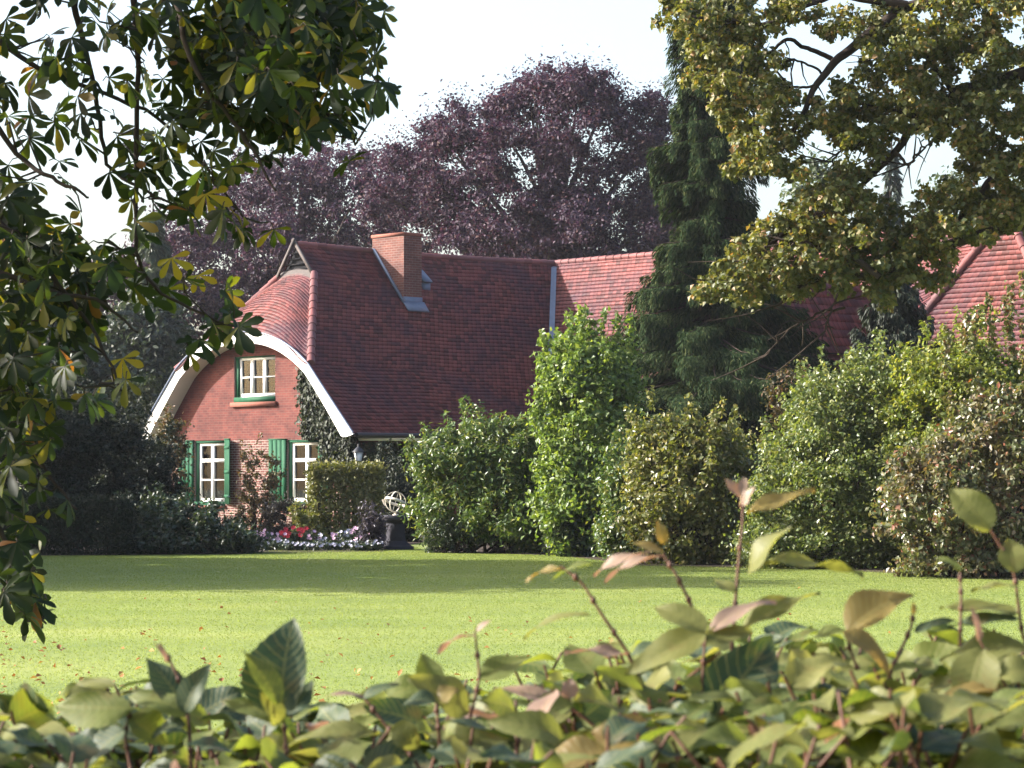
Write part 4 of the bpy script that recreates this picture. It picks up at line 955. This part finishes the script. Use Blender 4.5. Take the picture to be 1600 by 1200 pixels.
def palm(c, axis, nvec, size, mbx, k=7):
    e1 = nrm(axis); e2 = nrm(np.cross(nvec, e1)); nn = np.cross(e1, e2)
    for j in range(k):
        a = (j-(k-1)/2)*R(38 if k == 7 else 46)+rs.normal(0, .07); f = math.cos(a*.62)
        d = e1*math.cos(a)+e2*math.sin(a)-nn*.15+rs.normal(0, .05, 3); L = size*(.45+.55*f)*rs.uniform(.88, 1.1)
        V, F = leaflet(c, d, nn+rs.normal(0, .12, 3), L, L*rs.uniform(.32, .40)); mbx.add(V, F)
for (px, py, r, m) in cl:
    for i in range(int(m*(1.15 if px < 160 and py > 300 else .62 if px < 290 or py > 210 else 1.7)+.5)):
        an = rs.uniform(0, 6.28); rr = r*math.sqrt(rs.uniform()); c = P(px+rr*math.cos(an), py+rr*math.sin(an), DC+rs.normal(0, .55))
        e = brp[np.argmin(((brp-c)**2).sum(1))]
        ou = c-e; axis = np.array([rs.normal(.35, .55), rs.normal(-.1, .45), rs.normal(-.55, .35)])+nrm(ou)*.35
        nvec = np.array([rs.normal(.0, .6), rs.normal(-.25, .5), rs.normal(.8, .4)])
        base = c-nrm(axis)*.10
        palm(base, axis, nvec, rs.uniform(.095, .16), fol_g, 7 if rs.uniform() < .4 else 5)
        pe = base+nrm(e-base)*rs.uniform(.05, .09)-nrm(axis)*.04
        petb.tube([pe, (pe+base)/2+[0, 0, .012], base], [.0032, .0028, .0022], 4)
        if rs.uniform() < .5 and np.linalg.norm(e-pe) < .8: petb.tube([e, (e+pe)/2+rs.normal(0, .03, 3), pe], [.006, .0045, .0032], 4)
shade_clumps = np.stack([rs.uniform(-9.5, -3.1, 420), rs.uniform(10.2, 15.5, 420), rs.uniform(1.6, 8.2, 420)], -1)  # leaf clumps left of the view, added to shade the visible chestnut leaves
shade_clumps = shade_clumps[(shade_clumps[:, 0]/shade_clumps[:, 1]*FOC+800 < -150)]; clump_leaves(fol_g, shade_clumps, (.4, .4, .3), 16, .2, .1)
for (px, py, s) in ((268, 418, .12), (322, 318, .13), (192, 575, .11), (310, 445, .09)):
    palm(P(px, py-15, DC-.3), np.array([.3, -.2, -.9]), np.array([-.2, -.9, .4]), s, fol_y, 5)
fol_g.obj('crown', L_['chestnut'], cht, True); fol_y.obj('yellowed_leaves', L_['yellowed'], cht, True)
for q, f in zip(petb.V, petb.F): pass
tb.V += petb.V; tb.F += [f+tb.n for f in petb.F]; tb.U += petb.U; tb.n += petb.n
tb.obj('trunk', M['bark'], cht, True)

# ------------------------------------------------------------------ maple limbs on the right
DM = 41.0
mpl = thing('maple', 'old maple reaching in from the right with yellowing leaves on dark limbs', 'tree', (10.2, 41.5, 0))
tb = MB(); t = np.linspace(0, 1, 12); tb.tube(np.stack([10.2+.12*np.sin(t*4), 41.5+0*t, t*12.5], -1), .52-.33*t, 14)
lm = [([(1760, 60), (1600, 117), (1492, 146), (1458, 192), (1421, 201), (1400, 238), (1354, 283), (1300, 330)], .13),
      ([(1760, -60), (1600, -10), (1417, 8), (1346, 62), (1308, 92), (1275, 133), (1245, 200), (1195, 255)], .12),
      ([(1760, 330), (1600, 350), (1479, 383), (1375, 433), (1317, 433), (1258, 442), (1208, 479)], .10),
      ([(1760, 150), (1620, 210), (1540, 290), (1490, 350), (1440, 370)], .09),
      ([(1417, 8), (1300, -10), (1200, 40), (1120, 30), (1060, 20)], .06), ([(1300, 92), (1230, 60), (1190, 90), (1150, 170)], .035), ([(1458, 192), (1390, 170), (1330, 160), (1300, 180)], .05), ([(1400, 238), (1420, 260), (1440, 230), (1470, 215)], .025),
      ([(1300, 330), (1240, 350), (1180, 400), (1110, 455)], .05), ([(1375, 433), (1330, 400), (1260, 380), (1190, 370)], .045), ([(1317, 433), (1300, 480), (1285, 530)], .02), ([(1320, 480), (1280, 490), (1240, 510), (1190, 560)], .02), ([(1492, 146), (1450, 90), (1400, 70), (1350, 120)], .05), ([(1275, 133), (1215, 140), (1170, 120)], .02), ([(1285, 115), (1250, 95), (1205, 100), (1185, 80)], .018), ([(1421, 201), (1370, 205), (1310, 240), (1290, 260)], .025), ([(1354, 283), (1372, 250), (1345, 215)], .02)]
for pts, r in lm:
    d = DM+rs.uniform(-.5, .5); pt = np.array([P(a, b, d+rs.uniform(-.15, .15)) for a, b in pts])
    if pts[0][0] >= 1700:
        z0 = np.clip(pt[0, 2]-.8, 2, 11.5); pt = np.concatenate([[[10.2, 41.5, z0]], pt])
    ti = np.linspace(0, 1, 40); tt = np.linspace(0, 1, len(pt)); sm = np.stack([np.interp(ti, tt, pt[:, i]) for i in range(3)], -1)
    sm[1:-1] += rs.normal(0, .018, (38, 3)); sm[1:-1] = (sm[:-2]+2*sm[1:-1]+sm[2:])/4
    tb.tube(sm, np.linspace(r*1.15, max(.008, r*.18), 40), 8)
    for j in range(9):
        i = rs.integers(12, 39); e = sm[i]+np.array([rs.normal(-.25, .35), rs.normal(0, .3), rs.normal(-.1, .3)]); tb.tube([sm[i], (sm[i]+e)/2+rs.normal(0, .04, 3), e], [.016, .01, .005], 4)
tb.obj('trunk', M['bark'], mpl, True)
mc = [(1050,15,35,10),(1090,30,40,16),(1140,20,45,22),(1200,15,45,20),(1250,10,40,12),(1110,80,35,12),(1150,110,45,20),(1180,70,30,10),(1125,150,40,16),(1100,120,30,7),(1160,190,38,16),(1205,150,40,18),(1225,190,40,18),(1210,120,30,8),(1180,240,36,16),(1220,240,36,18),(1160,265,22,6),(1240,270,25,7),(1270,180,25,7),
 (1310,150,35,12),(1350,150,45,20),(1330,190,40,18),(1380,190,45,20),(1350,235,35,12),(1310,200,25,8),(1400,130,45,22),(1430,170,40,16),(1440,100,50,26),(1390,60,50,24),(1360,25,45,20),(1450,40,55,30),(1300,35,35,10),(1510,30,55,30),(1570,40,55,30),(1570,100,40,22),(1500,80,30,12),(1480,150,45,22),(1530,150,40,22),(1580,170,40,24),(1500,200,35,14),(1560,230,45,24),(1470,190,30,10),(1520,250,40,16),(1590,270,40,24),(1540,300,45,24),(1580,330,40,18),(1500,320,45,18),(1460,330,35,14),(1530,350,30,10),(1480,370,30,12),
 (1115,455,22,9),(1140,430,28,14),(1165,455,25,10),(1175,400,32,18),(1205,430,32,18),(1215,370,35,20),(1250,400,35,20),(1240,440,28,12),(1260,340,40,22),(1300,380,40,24),(1290,300,38,20),(1290,430,30,14),(1330,330,40,22),(1340,290,35,14),(1340,390,40,22),(1380,400,38,20),(1320,440,28,10),(1370,440,28,10),(1385,350,30,10),(1420,390,35,18),(1450,410,35,16),(1410,430,25,10),(1440,360,30,12),(1395,465,18,4),(1320,270,25,8),(1475,440,18,4)]
mb = MB(); cc, rr = [], []
for px, py, r, m in mc:
    for i in range(m):
        an = rs.uniform(0, 6.28); q = r*.95*math.sqrt(rs.uniform()); c = P(px+q*math.cos(an), py+q*math.sin(an), DM+rs.normal(0, .5)); cc.append(c); rr.append(rs.uniform(.10, .2))
for i in range(420): cc.append(np.array([10.2, 41.5, 8.2])+nrm(rs.normal(size=3))*np.array([3.2, 4.2, 3.6])*rs.uniform(.4, 1)); rr.append(.4)
cc = np.array(cc); rr = np.array(rr)[:, None]*np.array([1.0, 1, .7])
k = (cc[:, 0]/cc[:, 1]*FOC+800 > 1600) | (np.arange(len(cc)) < len(cc)-420); cc, rr = cc[k], rr[k]
clump_leaves(mb, cc, rr, 46, .092, .08, droop=.35, up=.5, soft=False); mb.obj('crown', L_['maple'], mpl)

# ------------------------------------------------------------------ beech hedge right in front of the camera
hed = thing('beech_hedge', 'beech hedge in the foreground with tall pinkish shoots and large crinkled leaves', 'hedge', (0, 2.75, 0))
def bleaf(mb, base, tip, nvec, width, curl=.12, wav=.02, fold=.22, nu=26, nv=9, twist=.45):
    base, tip = np.asarray(base, float), np.asarray(tip, float); d = tip-base; L = np.linalg.norm(d); d = d/L
    sx = np.cross(d, nvec); sx = sx/(np.linalg.norm(sx)+1e-9); nn = np.cross(sx, d)
    t = np.linspace(0, 1, nu)[:, None]; s = np.linspace(-1, 1, nv)[None]
    prof_ = np.sin(np.pi*np.clip(t, 0, 1)**.80)**.8*(1-.22*t)
    hw = width/2*1.08*prof_*(1+.04*np.sin(t*62+1))
    ph = rs.uniform(0, 6); cz = -curl*L*(t-.35)**2*2.2
    z = fold*np.abs(s)*hw+cz+wav*L*.5*np.sin(t*9+ph+s*1.5)*np.abs(s)+.016*L*np.sin((t-.22*np.abs(s))*62)*np.minimum(1, 3*np.abs(s))*(1-np.abs(s)**4)
    tw_ = (rs.normal(0, twist)*t)[..., None]; sb_ = rs.normal(0, .10)*L*t**2
    sxt = sx*np.cos(tw_)+nn*np.sin(tw_); nnt = nn*np.cos(tw_)-sx*np.sin(tw_)
    V = base+d*(t*L)[..., None]+sxt*(s*hw*(1+.12*s*rs.normal()))[..., None]+nnt*z[..., None]+sx*sb_[..., None]
    U = np.stack(np.broadcast_arrays(t, s+0*t), -1).reshape(-1, 2)
    i = np.arange(nu-1)[:, None]*nv; j = np.arange(nv-1)[None]
    mb.add(V.reshape(-1, 3), np.stack([i+j, i+j+1, i+nv+j+1, i+nv+j], -1).reshape(-1, 4), U); return mb
DH = 2.75
def shoot(pts, leaves, d=DH, r=.0019):
    q = MB(); p = np.array([P(a, b, d+.01*i) for i, (a, b) in enumerate(pts)]); ti = np.linspace(0, 1, 24)
    sm = np.stack([np.interp(ti, np.linspace(0, 1, len(p)), p[:, i]) for i in range(3)], -1)
    for _ in range(2): sm[1:-1] = (sm[:-2]+2*sm[1:-1]+sm[2:])/4
    q.tube(sm, np.linspace(r*1.2, r*.55, 24), 7)
    for i in range(4, 24, 5): q.lathe([(0, -.005), (r*1.5, -.002), (r*1.5, .002), (0, .005)], sm[i], 6)
    st = q.obj('shoot', M['twig'], hed, True)
    for (b, t, wpx, m, nz, tilt) in leaves:
        db = d+rs.uniform(-.02, .02); s = db/FOC
        bleaf(MB(), P(*b, db), P(*t, db+tilt), np.array([rs.normal(0, .06), -nz, math.sqrt(max(.05, 1-nz*nz))]), wpx*s, curl=rs.uniform(.05, .25), wav=rs.uniform(.03, .1), twist=.2).obj('leaf', L_[m], st, True)
# leaf: base, tip, width (photo pixels), material, how much it faces the camera, tilt in depth
shoot([(740, 1260), (725, 1160), (750, 1060), (742, 985)], [((742, 990), (677, 1008), 26, 'h_p', .25, .03), ((744, 986), (766, 966), 13, 'h_p', .6, 0), ((750, 1062), (830, 1022), 60, 'h_g', .6, .02), ((735, 1110), (640, 1062), 80, 'h_y', .7, -.02), ((725, 1160), (800, 1150), 50, 'h_y', .5, .02)])
shoot([(1020, 1120), (985, 1025), (940, 960), (910, 910), (875, 884)], [((876, 886), (815, 902), 20, 'h_o', .35, .02), ((925, 880), (862, 896), 34, 'h_g', .3, .02), ((925, 897), (1010, 850), 28, 'h_p', .4, -.02), ((920, 955), (808, 982), 34, 'h_y', .4, .03), ((985, 1022), (882, 1012), 30, 'h_p', .35, 0), ((985, 1025), (1040, 1000), 34, 'h_d', .4, 0)])
shoot([(1100, 1010), (1080, 945), (1058, 900), (1035, 865)], [((1038, 862), (988, 848), 26, 'h_o', .4, 0), ((1038, 850), (1028, 812), 20, 'h_o', .7, 0), ((1034, 866), (940, 892), 26, 'h_p', .35, .02)])
shoot([(1130, 1120), (1145, 1000), (1152, 900), (1162, 800), (1155, 762)], [((1168, 800), (1277, 764), 36, 'h_o', .4, .02), ((1158, 775), (1132, 748), 20, 'h_p', .6, 0), ((1158, 772), (1166, 742), 16, 'h_p', .7, .01), ((1160, 790), (1178, 760), 20, 'h_p', .6, -.01), ((1166, 895), (1228, 822), 58, 'h_y', .6, -.03), ((1175, 880), (1345, 872), 34, 'h_y', .3, .05), ((1148, 925), (1110, 905), 28, 'h_y', .5, .02), ((1148, 990), (1285, 905), 40, 'h_y', .35, .05)])
shoot([(1092, 1270), (1090, 1180), (1096, 1080), (1103, 985)], [((1104, 986), (1022, 942), 54, 'h_y', .5, .03), ((1102, 984), (990, 1062), 62, 'h_y', .6, -.02), ((1105, 985), (1212, 922), 40, 'h_p', .3, .03), ((1104, 1000), (1180, 985), 46, 'h_y', .5, .02), ((1100, 1145), (1205, 985), 124, 'h_d', .8, .03), ((1098, 1160), (1220, 1120), 40, 'h_y', .5, -.03), ((1096, 1080), (1060, 1060), 40, 'h_g', .5, 0)], d=2.65)
shoot([(1330, 1120), (1345, 1060), (1318, 985)], [((1324, 985), (1420, 912), 66, 'h_o', .75, .02), ((1320, 982), (1392, 1048), 44, 'h_o', .6, -.02), ((1320, 985), (1245, 1000), 44, 'h_g', .5, .02), ((1340, 1050), (1250, 1040), 50, 'h_y', .6, .02)])
shoot([(1380, 1090), (1392, 1050), (1424, 980), (1428, 952)], [((1428, 985), (1492, 962), 26, 'h_d', .4, 0), ((1428, 960), (1426, 940), 9, 'h_o', .8, 0), ((1394, 1045), (1440, 1035), 26, 'h_g', .4, 0)])
shoot([(1640, 1060), (1598, 1000), (1585, 890), (1548, 828)], [((1547, 828), (1488, 756), 62, 'h_y', .75, .02), ((1586, 895), (1575, 840), 50, 'h_y', .7, .02), ((1590, 955), (1470, 940), 44, 'h_y', .4, .03), ((1590, 965), (1480, 975), 40, 'h_d', .5, .02), ((1605, 1012), (1468, 1010), 62, 'h_y', .7, .02), ((1588, 915), (1515, 918), 30, 'h_y', .3, .03)])
shoot([(1500, 1010), (1502, 935), (1500, 888)], [((1502, 890), (1462, 864), 18, 'h_g', .5, .02)], r=.0016)
shoot([(1620, 1160), (1565, 1060), (1530, 1000)], [((1535, 1010), (1505, 1120), 80, 'h_y', .7, -.02), ((1532, 1002), (1515, 950), 16, 'h_p', .6, 0), ((1570, 1070), (1470, 1090), 40, 'h_o', .5, -.02), ((1560, 1055), (1630, 1040), 60, 'h_y', .6, 0)], d=2.6)
shoot([(300, 1230), (295, 1120), (275, 1050), (250, 1005)], [((290, 1105), (232, 1022), 56, 'h_d', .6, .02), ((285, 1115), (322, 1035), 44, 'h_d', .7, 0), ((262, 1035), (248, 1000), 9, 'h_p', .5, 0), ((292, 1110), (195, 1080), 46, 'h_g', .6, .02), ((290, 1130), (235, 1140), 40, 'h_d', .5, 0)])
shoot([(450, 1230), (446, 1150), (440, 1095)], [((440, 1118), (436, 960), 104, 'h_d', .85, .03), ((436, 1100), (386, 1008), 44, 'h_g', .6, .02), ((450, 1120), (492, 1062), 40, 'h_d', .7, .02), ((440, 1130), (408, 1086), 38, 'h_y', .8, -.02), ((446, 1125), (350, 1090), 44, 'h_g', .5, .02), ((445, 1120), (470, 1080), 40, 'h_g', .5, .02)])
shoot([(680, 1250), (650, 1190), (600, 1130), (565, 1085)], [((590, 1140), (415, 1152), 46, 'h_y', .5, .02), ((568, 1088), (510, 1078), 18, 'h_p', .4, 0), ((566, 1090), (622, 1064), 28, 'h_d', .4, 0), ((640, 1175), (560, 1200), 60, 'h_g', .6, 0), ((610, 1140), (660, 1160), 56, 'h_y', .6, 0)])
shoot([(690, 1200), (684, 1120), (678, 1075)], [((680, 1080), (656, 1018), 46, 'h_g', .8, .02), ((682, 1090), (715, 1075), 40, 'h_o', .6, 0), ((682, 1095), (630, 1090), 40, 'h_d', .5, 0)])
shoot([(210, 1230), (195, 1150), (205, 1100)], [((205, 1105), (76, 1112), 72, 'h_g', .7, .02), ((200, 1120), (262, 1160), 66, 'h_g', .6, 0), ((180, 1070), (120, 1062), 24, 'h_y', .6, .02), ((195, 1140), (120, 1190), 60, 'h_d', .6, 0)])
shoot([(930, 1250), (905, 1160), (890, 1090)], [((890, 1092), (885, 1060), 30, 'h_p', .6, 0), ((905, 1130), (985, 1100), 56, 'h_g', .6, 0), ((900, 1110), (770, 1062), 40, 'h_p', .4, .03), ((905, 1140), (930, 1200), 80, 'h_d', .7, 0), ((895, 1100), (820, 1120), 56, 'h_g', .6, 0)])
# the mass of the hedge: leaf sprays on many twigs
mats_ = ['h_g', 'h_d', 'h_y', 'h_g', 'h_d', 'h_o', 'h_p']; acc = {k: MB() for k in set(mats_)}; tw = MB()
topf = lambda x: 1.378+.010*math.sin(x*9)+.010*math.sin(x*23+1)+.085*min(1, max(0, (x+.25)*1.7))
for i in range(1050):
    y = rs.uniform(2.2, 3.5); x = rs.uniform(-.24, .24)*y*1.02; zt = topf(x)-rs.uniform(0, .05) if rs.uniform() < .55 else topf(x)-rs.uniform(.03, .22)
    e = np.array([x, y, zt]); b = e+np.array([rs.normal(0, .06), rs.normal(0, .06), -rs.uniform(.12, .22)]); m_ = (b+e)/2+rs.normal(0, .015, 3)
    tw.tube([b, m_, e], [.0035, .0026, .0016], 5)
    for j in range(5):
        f = (j+1.2)/5.5; c = b*(1-f)**2+2*m_*f*(1-f)+e*f*f; an = rs.uniform(0, 6.28)
        d = np.array([math.cos(an), math.sin(an), rs.uniform(-.1, .6)]); d = nrm(d); L = rs.uniform(.042, .08)
        tip = c+d*L
        if tip[2] > topf(tip[0])+.02: tip[2] = topf(tip[0])+.02
        nvec = np.array([rs.normal(0, .5), rs.normal(-.35, .4), 1.0]); lf_ = np.clip(.5-x*1.6, 0, 1); pp = np.array([.22, .14+.34*lf_, .36-.2*lf_, .12, .05, .012, .015]); km = mats_[int(rs.choice(7, p=pp/pp.sum()))]
        bleaf(acc[km], c, tip, nvec, L*rs.uniform(.55, .72), curl=rs.uniform(0, .35), wav=rs.uniform(.03, .12), nu=18, nv=7)
for i in range(800):                       # the hedge runs on to both sides of the view
    y = rs.uniform(2.2, 3.5); x = rs.choice([-1, 1])*rs.uniform(.235*y, 2.4); e = np.array([x, y, topf(x)-rs.uniform(0, .12)]); b = e+np.array([rs.normal(0, .06), rs.normal(0, .06), -rs.uniform(.12, .22)])
    tw.tube([b, (b+e)/2, e], [.0035, .0026, .0016], 4)
    for j in range(5):
        c = b+(e-b)*(j+1.2)/5.5; an = rs.uniform(0, 6.28); L = rs.uniform(.05, .09); tip = c+nrm(np.array([math.cos(an), math.sin(an), rs.uniform(-.1, .6)]))*L
        bleaf(acc[mats_[int(rs.integers(5))]], c, tip, np.array([rs.normal(0, .5), rs.normal(-.35, .4), 1.0]), L*.62, nu=9, nv=5)
for k, v in acc.items(): v.obj('foliage', L_[k], hed, True)
for i in range(60):
    x = rs.uniform(-.85, .85); y = rs.uniform(2.4, 3.3); tw.tube([(x, y, 0), (x+rs.normal(0, .05), y, .7), (x+rs.normal(0, .1), y, 1.3)], [.014, .009, .004], 6)
tw.obj('twigs', M['twig'], hed, True)
# leaves of the hedge's lower sides
mb = MB(); n = 9000; p = np.stack([rs.uniform(-2.4, 2.4, n), 2.8+np.sign(rs.normal(size=n))*np.abs(rs.normal(.5, .09, n)), rs.uniform(.05, 1.25, n)], -1)
V, F = leaf_tris(p, rs.normal(size=(n, 3))+[0, 0, -.3], rs.normal(size=(n, 3))+[0, 0, .6], rs.uniform(.05, .09, n), rs.uniform(.035, .055, n)); mb.add(V, F); mb.obj('foliage', L_['h_g'], hed)

# ------------------------------------------------------------------ the air: thin even haze round the whole scene
HAZE = .00014
m, t_ = mat('haze'); vp = N(t_, 'ShaderNodeVolumePrincipled'); vp.inputs['Color'].default_value = (.86, .88, .97, 1); vp.inputs['Density'].default_value = HAZE; vp.inputs['Anisotropy'].default_value = .1
om = N(t_, 'ShaderNodeOutputMaterial'); t_.links.new(vp.outputs[0], om.inputs['Volume'])
mb = MB(); mb.box((0, 150, 12.5), (300, 320, 14)); tag(mb.obj('haze', m), 'thin pale summer haze', 'haze', kind='stuff')
